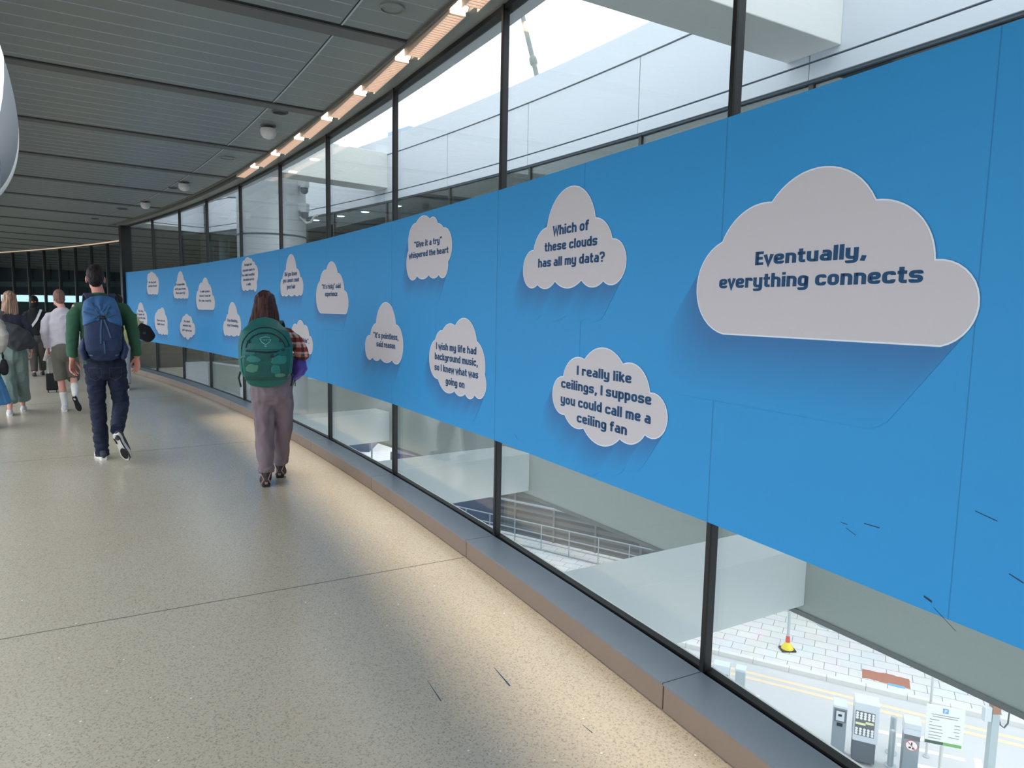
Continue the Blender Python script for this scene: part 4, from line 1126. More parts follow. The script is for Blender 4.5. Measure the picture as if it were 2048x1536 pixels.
m = MB(); m.box((-14, 44, GZ), (-9.3, 52, GZ + 5)); o = m.build('distant_block', NAVYW); tag(o, 'distant dark blue block glimpsed under the middle beams', 'building')
t = at(-8.3, 40, 0, 'street_lamp', 'thin dark street lamp hanging below the farthest grey beam', 'street lamp')
m = MB(); m.lathe([(.05, 0), (.05, 2.3), (0, 2.31)], n=10); m.build('pole', CABD, t)
m = MB(); m.box((-.5, -.08, 2.3), (.08, .08, 2.42)); m.build('head', CABD, t)
# ------------------------------------------------------------------ people: bodies grown from tapered limbs, fused to one surface
def ring_tube(bm, pts, rad, side=(1, 0, 0), n=16, e=2.0, flat0=False, flat1=False):
    """closed tube of elliptical (or boxier, e > 2) sections; rad holds r or (r_side, r_front)"""
    pts = [Vector(p) for p in pts]
    rad = [(r, r) if not isinstance(r, (tuple, list)) else r for r in rad]
    side = Vector(side)
    secs = []
    N = len(pts)
    for i, p in enumerate(pts):
        t = (pts[min(i + 1, N - 1)] - pts[max(i - 1, 0)]).normalized()
        s = side - t * side.dot(t)
        if s.length < .05: s = Vector((0, 1, 0)) - t * t.y
        s.normalize(); f = t.cross(s)
        secs.append((p, t, s, f, rad[i]))
    full = []
    def cap(sec, sgn):
        p, t, s, f, r = sec
        m = min(r)
        return [(p + t * sgn * m * math.sin(a), t, s, f, (r[0] * math.cos(a), r[1] * math.cos(a))) for a in (.5, .95, 1.3)]
    if not flat0: full += cap(secs[0], -1)[::-1]
    full += secs
    if not flat1: full += cap(secs[-1], 1)
    rings = []
    for p, t, s, f, r in full:
        rg = []
        for k in range(n):
            w = 2 * math.pi * k / n
            c, d = math.cos(w), math.sin(w)
            c = math.copysign(abs(c) ** (2 / e), c); d = math.copysign(abs(d) ** (2 / e), d)
            rg.append(bm.verts.new(p + s * (r[0] * c) + f * (r[1] * d)))
        rings.append(rg)
    for a, b in zip(rings[:-1], rings[1:]):
        for k in range(n):
            bm.faces.new((a[k], a[(k + 1) % n], b[(k + 1) % n], b[k]))
    bm.faces.new(rings[0][::-1]); bm.faces.new(rings[-1])

def ell(bm, c, r, rot=None, seg=16):
    mt = Matrix.Translation(Vector(c)) @ (rot.to_4x4() if rot else Matrix.Identity(4)) @ Matrix.Diagonal((r[0], r[1], r[2], 1))
    bmesh.ops.create_uvsphere(bm, u_segments=seg, v_segments=max(8, seg // 2), radius=1.0, matrix=mt)

def fuse(bm, voxel, smooth=3, fold=None, factor=.5):
    """one watertight skin round everything in bm"""
    me = bpy.data.meshes.new('t'); bm.to_mesh(me); bm.free()
    o = bpy.data.objects.new('t', me); COL.objects.link(o)
    md = o.modifiers.new('r', 'REMESH'); md.mode = 'VOXEL'; md.voxel_size = voxel; md.adaptivity = 0
    if smooth:
        ms = o.modifiers.new('s', 'SMOOTH'); ms.factor = factor; ms.iterations = smooth
    bpy.context.view_layer.update()
    out = bpy.data.meshes.new_from_object(o.evaluated_get(bpy.context.evaluated_depsgraph_get()))
    bpy.data.objects.remove(o); bpy.data.meshes.remove(me)
    if fold:
        nr = [Vector(v.normal) for v in out.vertices]
        for v, n in zip(out.vertices, nr): v.co = v.co + n * fold(v.co, n)
        out.update()
    return out

def creases(amp, freq, stretch=(1, 1, 1), seed=0.0, fine=0.35):
    def f(co, n):
        q = Vector((co.x * stretch[0], co.y * stretch[1], co.z * stretch[2])) * freq + Vector((seed, seed * 1.7, -seed))
        a = noise.noise(q)
        b = noise.noise(q * 2.3)
        return amp * (-(abs(a) * 2 - .5) + fine * b)
    return f

def hand(bm, wrist, d, palm_n, thumb, L=.185, curl=.5, spread=.10):
    """palm, four unequal bent fingers, and a thumb leaving the side of the palm"""
    wrist, d, pn, th = Vector(wrist), Vector(d).normalized(), Vector(palm_n).normalized(), Vector(thumb).normalized()
    pn = (pn - d * pn.dot(d)).normalized()
    th = (th - d * th.dot(d) - pn * th.dot(pn)).normalized()
    k = L / .185
    ring_tube(bm, [wrist - d * .03 * k, wrist + d * .02 * k, wrist + d * .06 * k, wrist + d * .092 * k], [(.027 * k, .020 * k), (.031 * k, .017 * k), (.041 * k, .015 * k), (.041 * k, .012 * k)], side=th, n=14)
    for j, (o, ln) in enumerate(((.031, .068), (.0105, .078), (-.0105, .073), (-.031, .056))):
        b = wrist + d * (.088 - .006 * abs(j - 1.2)) * k + th * o * k
        dd = (d + th * spread * (1.3 - j) * .8).normalized()
        pts = [b]; a = 0
        for s, c in ((.42, .55), (.32, 1.0), (.26, .7)):
            a += curl * c
            pts.append(pts[-1] + (dd * math.cos(a) + pn * math.sin(a)) * ln * s * k)
        ring_tube(bm, pts, [.0095 * k, .0088 * k, .0080 * k, .0066 * k], side=th, n=10)
    b = wrist + d * .028 * k + th * .026 * k
    t1 = b + (d * .55 + th * .70 + pn * .25).normalized() * .040 * k
    t2 = t1 + (d * .85 + th * .25 + pn * .45).normalized() * .034 * k
    t3 = t2 + (d * .90 + th * .05 + pn * .50).normalized() * .024 * k
    ring_tube(bm, [b, t1, t2, t3], [.016 * k, .0115 * k, .0098 * k, .0080 * k], side=pn, n=10)

def head_on(bm, c, s=1.0, yaw=0.0, tilt=0.0):
    """skull, jaw, nose, brow, lips, ears; faces +Y before turning"""
    m = Matrix.Rotation(yaw, 3, 'Z') @ Matrix.Rotation(tilt, 3, 'X')
    c = Vector(c)
    q = lambda x, y, z: c + m @ (Vector((x, y, z)) * s)
    ell(bm, q(0, -.012, .022), (.076 * s, .096 * s, .098 * s), m)
    ell(bm, q(0, .030, -.045), (.058 * s, .064 * s, .072 * s), m)
    ell(bm, q(0, .062, -.092), (.030 * s, .026 * s, .022 * s), m)
    ell(bm, q(0, .098, -.018), (.013 * s, .022 * s, .026 * s), m)
    ell(bm, q(0, .086, .026), (.050 * s, .014 * s, .014 * s), m)
    ell(bm, q(0, .090, -.058), (.024 * s, .010 * s, .009 * s), m)
    for e in (-1, 1):
        ell(bm, q(.080 * e, -.006, -.008), (.010 * s, .020 * s, .032 * s), m @ Matrix.Rotation(.25 * e, 3, 'Z'))
    return q, m

def eyes_on(q, s, parent):
    for e in (-1, 1):
        b = bmesh.new(); ell(b, q(.030 * e, .082, .006), (.012 * s, .010 * s, .008 * s))
        me = bpy.data.meshes.new('eye'); b.to_mesh(me); b.free()
        link('eye', me, EYEM, parent, True)

def lp(a, b, t): return Vector(a).lerp(Vector(b), t)

def limb_points(a, b, c, extra=True):
    return [Vector(a), lp(a, b, .5), Vector(b), lp(b, c, .45), Vector(c)]

def shoe(parent, heel, toe, up, mats, sc=1.0, tread=False, boot=False, side=None):
    """shaped upper on a thick moulded sole; heel and toe are points of the sole's underside"""
    up_m, sole_m = mats
    heel, toe, up = Vector(heel), Vector(toe), Vector(up)
    L = (toe - heel).length
    t = (toe - heel).normalized(); u = (up - t * up.dot(t)).normalized(); w = t.cross(u)
    prof = [(0.0, .024), (.04, .034), (.15, .038), (.35, .034), (.55, .041), (.72, .049), (.88, .042), (.97, .026), (1.0, .012)]
    k = L / .29
    def pt(x, y, z): return heel + t * (x * L) + w * y * k + u * z * k
    m = MB(); vs, fs = [], []
    n = len(prof)
    for zz in (0.0, .012, .034):
        gr = {0.0: .93, .012: 1.04, .034: 1.0}[zz]
        lift = lambda x: (.018 * max(0, (x - .75) / .25) ** 2)
        row = [pt(x, h * gr, zz + lift(x)) for x, h in prof] + [pt(x, -h * gr, zz + lift(x)) for x, h in prof[::-1]]
        vs += row
    c = 2 * n
    for r in range(2):
        for i in range(c): fs.append((r * c + i, r * c + (i + 1) % c, (r + 1) * c + (i + 1) % c, (r + 1) * c + i))
    fs.append(tuple(range(c - 1, -1, -1))); fs.append(tuple(2 * c + i for i in range(c)))
    m.add(vs, fs)
    b = bmesh.new()
    R3 = Matrix((w, t, u)).transposed()
    hh = .11 if boot else .075
    ring_tube(b, [pt(.13, 0, .03), pt(.14, 0, hh * .7), pt(.17, 0, hh + .01)], [(.037 * k, .040 * k), (.036 * k, .042 * k), (.038 * k, .046 * k)], side=w, flat1=True)
    ring_tube(b, [pt(.10, 0, .045), pt(.30, 0, .055), pt(.50, 0, .052), pt(.70, 0, .044), pt(.90, 0, .040)], [(.037 * k, .042 * k), (.039 * k, .052 * k), (.043 * k, .044 * k), (.047 * k, .034 * k), (.034 * k, .024 * k)], side=w)
    up_o = link('shoe', fuse(b, .006 * max(k, .8), 2), up_m, parent, True)
    so = m.build('sole', sole_m, up_o, smooth=True)
    if tread:
        def patch(poly, z, name):
            q = MB(); ps = [pt(x, y, z) for x, y in poly]; ps2 = [pt(x, y, z + .006) for x, y in poly]; nn = len(poly)
            q.add(ps + ps2, [tuple(range(nn)), tuple(range(2 * nn - 1, nn - 1, -1))] + [(i, (i + 1) % nn, nn + (i + 1) % nn, nn + i) for i in range(nn)])
            o = q.build(name, SOLEB, up_o); return o
        patch([(.70 + .20 * math.cos(a), -.004 + .030 * math.sin(a)) for a in [2 * math.pi * i / 20 for i in range(20)]], -.004, 'tread_pad')
        patch([(.02, .022), (.10, .034), (.30, .030), (.50, .033), (.70, .043), (.88, .036), (.97, .016), (.97, .008), (.88, .026), (.70, .034), (.50, .022), (.30, .018), (.12, .020), (.06, .004), (.02, -.006)], -.003, 'tread_rim')
        patch([(.10, -.034), (.30, -.030), (.33, -.020), (.24, -.016), (.12, -.022)], -.003, 'tread_heel')
    if boot:
        q = MB(); q.tube([pt(.05, .040, .035), pt(.02, .020, .07), pt(.02, 0, .055), pt(.02, -.020, .07), pt(.05, -.040, .035)], .006 * k, n=8)
        q.tube([pt(.02, .020, .07), pt(.10, .044, .125)], .006 * k, n=8); q.tube([pt(.02, -.020, .07), pt(.10, -.044, .125)], .006 * k, n=8)
        q.tube([pt(.02, .012, .040), pt(.02, -.012, .040)], .016 * k, n=8)
        q.build('heel_strap', BROWNS, up_o, smooth=True)
    return up_o

def person(loc, rz, label, J, skin, voxel=.005, H=1.75, hands=None, head_yaw=0.0, head_tilt=0.0, group=None, hscale=1.0, slim=1.0):
    """J: joints in metres before turning; x to the person's right, y ahead, z up"""
    k = H / 1.75
    b = bmesh.new()
    hc = Vector(J['head'])
    q, m = head_on(b, hc, k * hscale, head_yaw, head_tilt)
    nb = Vector(J['neck'])
    ring_tube(b, [nb - Vector((0, .0, .05)) * k, nb + Vector((0, 0, .03)) * k, hc + Vector((0, -.01, -.04)) * k], [(.066 * k, .060 * k), (.054 * k, .054 * k), (.050 * k, .054 * k)])
    pel, che = Vector(J['pelvis']), Vector(J['chest'])
    ring_tube(b, [pel - Vector((0, 0, .06)) * k, pel + Vector((0, 0, .03)) * k, lp(pel, che, .5), che, lp(che, nb, .6), nb], [(.135 * k, .10 * k), (.150 * k, .105 * k), (.125 * k, .095 * k), (.155 * k, .108 * k), (.145 * k, .085 * k), (.062 * k, .058 * k)])
    for s in 'lr':
        sh, el, wr = J['s' + s], J['e' + s], J['w' + s]
        ring_tube(b, [lp(che, sh, .55) + Vector((0, 0, .02)) * k] + limb_points(Vector(sh) - Vector((0, 0, .055)) * k, el, wr), [.050 * k, .048 * k, .043 * k, .036 * k, .037 * k, .026 * k], side=(0, 1, 0))
        hp, kn, an = J['h' + s], J['k' + s], J['a' + s]
        ring_tube(b, limb_points(hp, kn, an), [.086 * k, .072 * k, .052 * k, .054 * k, .035 * k])
        ti = Vector(J['t' + s]); an = Vector(an)
        ring_tube(b, [an, lp(an, ti, .4), lp(an, ti, .85)], [.033 * k, (.026 * k, .022 * k), (.024 * k, .012 * k)])
        if hands and s in hands:
            d, pn, th, curl = hands[s]
            hand(b, wr, d, pn, th, .185 * k, curl)
    me = fuse(b, voxel, 2)
    o = link('person', me, skin, None, True)
    o.location = loc; o.rotation_euler = (0, 0, rz); o.scale = (slim, 1, 1)
    tag(o, label, 'person', group)
    eyes_on(q, k * hscale, o)
    return o, q, m

def part(parent, name, mat, builder, voxel=.008, smooth=3, fold=None, factor=.5):
    b = bmesh.new(); builder(b)
    return link(name, fuse(b, voxel, smooth, fold, factor), mat, parent, True)

def trousers(parent, J, mat, k, waist, hem, r=(.098, .088, .072, .068, .062), name='trousers', hips=(.165, .125), fold=None, voxel=.008, seat=.0):
    def f(b):
        pel = Vector(J['pelvis'])
        ring_tube(b, [Vector((pel.x, pel.y, waist)), pel + Vector((0, -.01, .0)) * k, pel + Vector((0, -.012 - seat, -.07)) * k], [(hips[0] * .93 * k, hips[1] * .95 * k), (hips[0] * k, hips[1] * k), (hips[0] * .96 * k, hips[1] * k)], flat0=True)
        for s in 'lr':
            hp, kn, an = Vector(J['h' + s]), Vector(J['k' + s]), Vector(J['a' + s])
            an2 = lp(kn, an, hem)
            ring_tube(b, [hp + Vector((0, 0, -.01)), lp(hp, kn, .5), kn, lp(kn, an2, .5), an2], [(r[0] * k, r[0] * 1.12 * k), r[1] * k, r[2] * k, (r[3] * k, r[3] * 1.08 * k), r[4] * k], flat1=True)
    return part(parent, name, mat, f, voxel, 3, fold)

def top(parent, J, mat, k, hem, name, body=(.178, .195, .185), depth=(.125, .135), sleeve=(.072, .058, .046), cuff=.95, fold=None, voxel=.008, short=False, neck=.072):
    def f(b):
        pel, che, nb = Vector(J['pelvis']), Vector(J['chest']), Vector(J['neck'])
        ring_tube(b, [Vector((pel.x, pel.y, hem)), lp(Vector((pel.x, pel.y, hem)), che, .5), che, lp(che, nb, .58), lp(che, nb, .84), nb + Vector((0, 0, .012)) * k], [(body[0] * k, depth[0] * k), (body[1] * .95 * k, depth[0] * k), (body[1] * k, depth[1] * k), (body[2] * .90 * k, depth[1] * .80 * k), (body[2] * .60 * k, depth[1] * .66 * k), (neck * k, neck * .95 * k)], flat0=True, flat1=True)
        for s in 'lr':
            sh, el, wr = Vector(J['s' + s]), Vector(J['e' + s]), Vector(J['w' + s])
            w2 = lp(el, wr, cuff)
            ring_tube(b, [lp(che, sh, .50) + Vector((0, 0, .02)) * k, sh - Vector((.016 if s == 'r' else -.016, 0, .062)) * k, lp(sh, el, .5), el, lp(el, w2, .5), w2], [.066 * k, sleeve[0] * .90 * k, sleeve[0] * .92 * k, sleeve[1] * k, sleeve[1] * .9 * k, sleeve[2] * k], side=(0, 1, 0), flat1=True)
    return part(parent, name, mat, f, voxel, 3, fold)

class Skin:
    """casts points on to a finished surface from behind (-Y) so straps, seams and emblems lie on it"""
    def __init__(s, me): s.t = BVHTree.FromPolygons([v.co for v in me.vertices], [p.vertices for p in me.polygons])
    def at(s, x, z, lift=.002):
        h = s.t.ray_cast(Vector((x, -3, z)), Vector((0, 1, 0)))
        if h[0] is None: return None
        return h[0] + h[1] * lift
    def path(s, pts, lift=.003, n=6):
        out = []
        for a, b in zip(pts[:-1], pts[1:]):
            for i in range(n):
                p = s.at(a[0] + (b[0] - a[0]) * i / n, a[1] + (b[1] - a[1]) * i / n, lift)
                if p is not None: out.append(p)
        p = s.at(*pts[-1], lift)
        if p is not None: out.append(p)
        return out

def patch_of(me, test, lift, name, mat, parent, thick=.004):
    """a panel sewn on: the part of a surface facing back that passes test(x, z), lifted off a little, with edges"""
    b = bmesh.new(); b.from_mesh(me)
    bmesh.ops.delete(b, geom=[f for f in b.faces if f.normal.y > .15 or not test(f.calc_center_median().x, f.calc_center_median().z)], context='FACES')
    b.normal_update()
    for _ in range(6):
        bmesh.ops.smooth_vert(b, verts=[v for v in b.verts if v.is_boundary], factor=.5, use_axis_x=True, use_axis_y=True, use_axis_z=True)
    nr = {v: v.normal.copy() for v in b.verts}
    bnd = {v for v in b.verts if v.is_boundary}
    for v in b.verts: v.co += nr[v] * (lift if v not in bnd else -.002)
    m2 = bpy.data.meshes.new(name); b.to_mesh(m2); b.free()
    return link(name, m2, mat, parent, True)

def band(pts, width, normals=None, thick=.004, across=(1, 0, 0)):
    """flat webbing along points"""
    m = MB(); vs, fs = [], []
    pts = [Vector(p) for p in pts]; ac = Vector(across)
    for i, p in enumerate(pts):
        t = (pts[min(i + 1, len(pts) - 1)] - pts[max(i - 1, 0)]).normalized()
        a = (ac - t * ac.dot(t)).normalized(); n = a.cross(t)
        for sx, sn in ((-1, -1), (1, -1), (1, 1), (-1, 1)): vs.append(p + a * width * .5 * sx + n * thick * .5 * sn)
    for i in range(len(pts) - 1):
        for k in range(4): fs.append((4 * i + k, 4 * i + (k + 1) % 4, 4 * i + 4 + (k + 1) % 4, 4 * i + 4 + k))
    fs += [(3, 2, 1, 0), tuple(4 * (len(pts) - 1) + k for k in range(4))]
    m.add(vs, fs); return m

def joints(H, **kw):
    k = H / 1.75
    J = dict(head=(0, .03, 1.645), neck=(0, 0, 1.50), chest=(0, .0, 1.30), pelvis=(0, 0, .93), sl=(-.185, 0, 1.43), sr=(.185, 0, 1.43), el=(-.24, -.03, 1.15), er=(.24, -.03, 1.15), wl=(-.25, .06, .91), wr=(.25, .06, .91),
             hl=(-.09, 0, .88), hr=(.09, 0, .88), kl=(-.09, .03, .49), kr=(.09, .03, .49), al=(-.09, -.02, .09), ar=(.09, -.02, .09), tl=(-.10, .16, .03), tr=(.10, .16, .03))
    J = {a: Vector(v) * k for a, v in J.items()}
    for a, v in kw.items(): J[a] = Vector(v)
    return J
# ---- walker with the blue rucksack: green jumper, jeans, right foot pushing off
MAN_LOC, MAN_RZ = Vector((-3.79, 6.28, 0)), R_(31.5)
J = joints(1.80, head=(-.035, .02, 1.672), neck=(-.015, -.01, 1.515), chest=(0, 0, 1.32), pelvis=(.015, 0, .945), sl=(-.215, 0, 1.455), sr=(.225, 0, 1.455), el=(-.258, -.05, 1.19), er=(.285, -.06, 1.19), wl=(-.272, .0, .945), wr=(.312, -.02, .955),
           hl=(-.075, 0, .89), hr=(.110, 0, .89), kl=(-.065, .05, .50), kr=(.150, .06, .50), al=(-.045, .0, .09), ar=(.100, -.28, .345), tl=(-.075, .17, .03), tr=(.178, -.275, .115))
man, q, hm = person(MAN_LOC, MAN_RZ, 'person in green jumper and dark jeans walking away with a blue rucksack', J, SKIN, .0045, 1.80,
                    hands={'l': ((-.02, .05, -1), (.75, -.6, 0), (.5, .85, 0), .45), 'r': ((.02, .05, -1), (-.75, -.6, 0), (-.5, .85, 0), .5)}, hscale=.98, slim=.88)
def f(b):
    ell(b, q(0, -.022, .036), (.083, .098, .096)); ell(b, q(0, -.055, -.005), (.072, .066, .074)); ell(b, q(0, .05, .085), (.062, .055, .045))
part(man, 'hair', HAIRD, f, .006, 2, creases(.004, 40, seed=2))
top(man, J, GREENW, 1.03, .90, 'jumper', body=(.185, .200, .195), sleeve=(.072, .058, .047), cuff=.93, voxel=.007, fold=creases(.008, 7, (1, 1, 1.6), 3.1))
def f(b):
    n_ = Vector(J['neck']); ring_tube(b, [n_ + Vector((0, 0, .0)), n_ + Vector((0, .004, .022))], [(.076, .072), (.070, .066)], flat0=True, flat1=True)
part(man, 'collar', GREENW, f, .006, 1)
jn = trousers(man, J, JEANS, 1.03, .985, 1.14, r=(.100, .088, .074, .070, .062), hips=(.180, .130), voxel=.007, name='jeans', fold=creases(.009, 9, (1, 1, 2.4), 7.7))
sk = Skin(jn.data)
for sx in (-.075, .105):
    pts = [(sx - .055, .865), (sx + .055, .865), (sx + .052, .775), (sx, .745), (sx - .052, .775), (sx - .055, .865)]
    m = MB(); m.tube(sk.path(pts, .001), .0018, n=6); m.build('pocket_stitch', JEANSTITCH, jn)
m = MB(); pts = sk.path([(-.15, .955), (.18, .955)], .002, 14); m.tube(pts, .003, n=6); m.build('waistband_seam', JEANSTITCH, jn)
shoe(man, (-.030, -.075, .0), (-.085, .205, .0), (0, 0, 1), (SHOEG, SOLEW), tread=True)
shoe(man, (.075, -.395, .285), (.185, -.315, .022), (.30, .86, .42), (SHOEG, SOLEW), tread=True)

bp = tag(empty('backpack', MAN_LOC + Matrix.Rotation(MAN_RZ, 3, 'Z') @ Vector((.005, -.2, .94)), MAN_RZ), 'blue roll-top rucksack worn over the green jumper', 'backpack')
bp.scale = (.86, 1, 1)
sh = Vector((.005, -.2, .94))
def f(b):
    c = lambda x, y, z: Vector((x, y, z)) - sh
    ring_tube(b, [c(.01, -.215, 1.005), c(.01, -.235, 1.05), c(.01, -.245, 1.15), c(.008, -.245, 1.28), c(.0, -.235, 1.37), c(-.008, -.215, 1.445)], [(.140, .070), (.166, .105), (.170, .118), (.164, .112), (.160, .095), (.142, .062)], e=3.2, n=28)
body = part(bp, 'main_body', PACKN, f, .007, 3, creases(.004, 9, (1, 1, 1.5), 5))
pk = Skin(body.data)
vz = lambda x: 1.245 + .065 * max(0, 1 - abs(x - .0) / .17)
hood = patch_of(body.data, lambda x, z: z + sh.z > vz(x) - .0, .010, 'roll_top_hood', PACKB, bp)
g0 = Vector((.0, -.36, 1.36)) - sh
for v in hood.data.vertices:
    d = v.co - g0; r = math.hypot(d.x, d.z); a = math.atan2(d.z, d.x)
    v.co.y += -.010 * math.sin(a * 9 + 3 * noise.noise(v.co * 9)) * min(1, r / .05) * max(0, 1 - r / .25) - .012 * max(0, noise.noise(v.co * 16))
hood.data.update()
hk = Skin(hood.data)
def pth(pts, lift=.006, s=hk, alt=pk):
    out = []
    for a, b in zip(pts[:-1], pts[1:]):
        for i in range(5):
            x, z = a[0] + (b[0] - a[0]) * i / 5 - sh.x, a[1] + (b[1] - a[1]) * i / 5 - sh.z
            u, v = s.at(x, z, lift), alt.at(x, z, lift)
            p = u if (u is not None and (v is None or u.y < v.y)) else v
            if p is not None: out.append(p)
    return out
for pts, w, nm in (([(.0, 1.325), (-.012, 1.22), (-.018, 1.07)], .015, 'draw_strap'), ([(.012, 1.325), (.045, 1.24), (.080, 1.125)], .015, 'draw_strap'), ([(.012, 1.12), (.018, .99)], .012, 'centre_strap'),
                   ([(-.150, 1.375), (-.06, 1.335), (.0, 1.325)], .012, 'compression_strap'), ([(.160, 1.375), (.07, 1.338), (.01, 1.325)], .012, 'compression_strap'), ([(-.09, 1.455), (-.03, 1.35), (.0, 1.32), (.03, 1.35), (.085, 1.455)], .016, 'top_strap')):
    band(pth(pts), w, thick=.005).build(nm, PACKW, bp)
m = MB(); c_ = (pth([(.0, 1.325), (.004, 1.325)], .010) or [g0])[0]; m.box(c_ - Vector((.028, .006, .016)), c_ + Vector((.028, .006, .016))); m.build('buckle', BLACKC, bp, bevel=.003)
for sx in (-1, 1):
    def f(b): ring_tube(b, [Vector((.01 + .175 * sx, -.21, .975)) - sh, Vector((.01 + .19 * sx, -.22, 1.04)) - sh, Vector((.01 + .175 * sx, -.21, 1.12)) - sh], [(.030, .065), (.038, .075), (.022, .055)], n=18)
    part(bp, 'side_pocket', PACKN, f, .007, 2)
    band([Vector(p) - sh for p in ((.005 + .09 * sx, -.20, 1.44), (.0 + .10 * sx, -.135, 1.505), (-.005 + .112 * sx, -.05, 1.535), (-.005 + .125 * sx, .05, 1.515), (.0 + .14 * sx, .135, 1.45), (.005 + .145 * sx, .155, 1.30))], .062, thick=.012).build('shoulder_strap', PACKN, bp, smooth=True)
    band([Vector(p) - sh for p in ((.01 + .13 * sx, -.21, .985), (.015 + .20 * sx, -.10, .985), (.015 + .205 * sx, .0, .985))], .06, thick=.014, across=(0, 0, 1)).build('hip_belt', PACKN, bp, smooth=True)
    band(pth([(.01 + .10 * sx, .992), (.01 + .160 * sx, 1.0)], .004), .012, thick=.004, across=(0, 0, 1)).build('reflective_tab', PACKW, bp)

# ---- walker with the teal pack: long brown hair, plaid shirt, mauve trousers
W_LOC, W_RZ = Vector((-1.965, 5.46, 0)), R_(20.5)
J = joints(1.58, head=(-.015, .03, 1.452), neck=(-.01, .0, 1.320), chest=(.0, .0, 1.16), pelvis=(.03, 0, .85), sl=(-.165, 0, 1.275), sr=(.175, 0, 1.275), el=(-.165, .09, 1.03), er=(.285, .0, 1.055), wl=(-.04, .27, 1.02), wr=(.20, .21, 1.00),
           hl=(-.050, 0, .79), hr=(.105, 0, .79), kl=(-.040, .02, .44), kr=(.115, .14, .45), al=(-.030, -.03, .085), ar=(.090, .26, .10), tl=(-.04, .13, .02), tr=(.11, .44, .03))
wom, q, hm = person(W_LOC, W_RZ, 'person with long brown hair, plaid sleeve and mauve trousers walking beside the banner', J, SKIN, .005, 1.58,
                    hands={'l': ((.75, .5, -.2), (0, -.5, -1), (.2, .8, .3), .8), 'r': ((-.6, .6, -.3), (0, -.4, -1), (-.2, .7, .5), .9)}, hscale=.99, slim=.95)
def f(b):
    ell(b, q(0, -.020, .034), (.087, .103, .100)); ell(b, q(0, .03, .07), (.072, .07, .058))
    ring_tube(b, [q(0, -.035, .03), q(0, -.060, -.06), q(-.008, -.075, -.16), q(-.012, -.085, -.25)], [(.086, .080), (.108, .070), (.128, .055), (.140, .030)], n=24)
part(wom, 'hair', HAIRW, f, .006, 3, creases(.006, 12, (3, 3, .35), 1.3, .6))
sl_ = top(wom, J, PLAID, .90, .80, 'plaid_shirt', body=(.175, .185, .180), sleeve=(.075, .066, .056), cuff=.80, voxel=.007, fold=creases(.008, 9, (1, 1, 1.4), 9.1))
trousers(wom, J, MAUVE, .90, .91, .93, r=(.112, .100, .088, .084, .070), hips=(.198, .142), voxel=.007, seat=.02, fold=creases(.010, 7, (1.6, 1.6, 1.0), 4.4))
for a, z in (('l', .12), ('r', .13)):
    A_, K_ = Vector(J['a' + a]), Vector(J['k' + a])
    def f(b): ring_tube(b, [lp(A_, K_, .06), lp(A_, K_, .16), lp(A_, K_, .24)], [.058, .070, .060], flat0=True)
    part(wom, 'rolled_cuff', MAUVE, f, .006, 2, creases(.006, 14, (1, 1, 2), 2))
    def f(b): ring_tube(b, [A_ - Vector((0, .0, .02)), lp(A_, K_, .22)], [.042, .046])
    part(wom, 'sock', NAVYSOCK, f, .006, 1)
shoe(wom, (-.035, -.085, .0), (-.045, .175, .0), (0, 0, 1), (BOOTD, SOLEB), boot=True)
shoe(wom, (.080, .195, .0), (.110, .455, .0), (0, 0, 1), (BOOTD, SOLEB), boot=True)

sh = Vector((-.02, -.2, .84))
tp = tag(empty('backpack', W_LOC + Matrix.Rotation(W_RZ, 3, 'Z') @ sh, W_RZ), 'large rounded teal travel backpack with a mesh front pocket', 'backpack')
tp.scale = (.92, 1, 1)
def f(b):
    c = lambda x, y, z: Vector((x, y, z)) - sh
    ring_tube(b, [c(-.015, -.235, .905), c(-.015, -.255, .955), c(-.018, -.262, 1.05), c(-.020, -.258, 1.16), c(-.022, -.240, 1.245), c(-.022, -.205, 1.305)], [(.170, .080), (.204, .130), (.214, .150), (.214, .142), (.192, .112), (.128, .060)], e=2.7, n=32)
body = part(tp, 'main_body', TEAL, f, .007, 4, creases(.003, 8, (1, 1, 1), 6))
pk = Skin(body.data)
X0 = -.020
def lz(x, z): return x - X0 + sh.x * 1.0, z
tx = lambda x: x + sh.x - X0          # local x measured from the pack's middle
inside_arch = lambda x, z: abs(tx(x)) < .150 and 1.125 < z + sh.z < 1.125 + .130 * math.sqrt(max(0, 1 - (tx(x) / .155) ** 2))
top_p = patch_of(body.data, inside_arch, .010, 'top_pocket', TEAL, tp)
mesh_p = patch_of(body.data, lambda x, z: abs(tx(x)) < .165 and .90 < z + sh.z < 1.100 + .012 * math.cos(tx(x) * 20), .012, 'mesh_pocket', TEALM, tp)
for cx_, cz_, rx_, rz_, mt in ((-.10, 1.060, .062, .032, TEALL), (.10, 1.052, .070, .038, TEALL), (-.105, .992, .050, .038, TEALC), (.075, .980, .042, .040, TEALL), (.105, .937, .045, .020, TEALC)):
    patch_of(mesh_p.data, lambda x, z: ((tx(x) - cx_) / rx_) ** 2 + ((z + sh.z - cz_) / rz_) ** 4 < 1 + .5 * noise.noise(Vector((x * 30, z * 30, cx_))), .003, 'pocket_contents', mt, tp)
def surf(pts, lift=.006, n=6):
    out = []
    for a, b in zip(pts[:-1], pts[1:]):
        for i in range(n):
            x, z = X0 + a[0] + (b[0] - a[0]) * i / n - sh.x, a[1] + (b[1] - a[1]) * i / n - sh.z
            c = [s_.at(x, z, lift) for s_ in (pk, tk, mk)]
            c = [p for p in c if p is not None]
            if c: out.append(min(c, key=lambda p: p.y))
    return out
tk, mk = Skin(top_p.data), Skin(mesh_p.data)
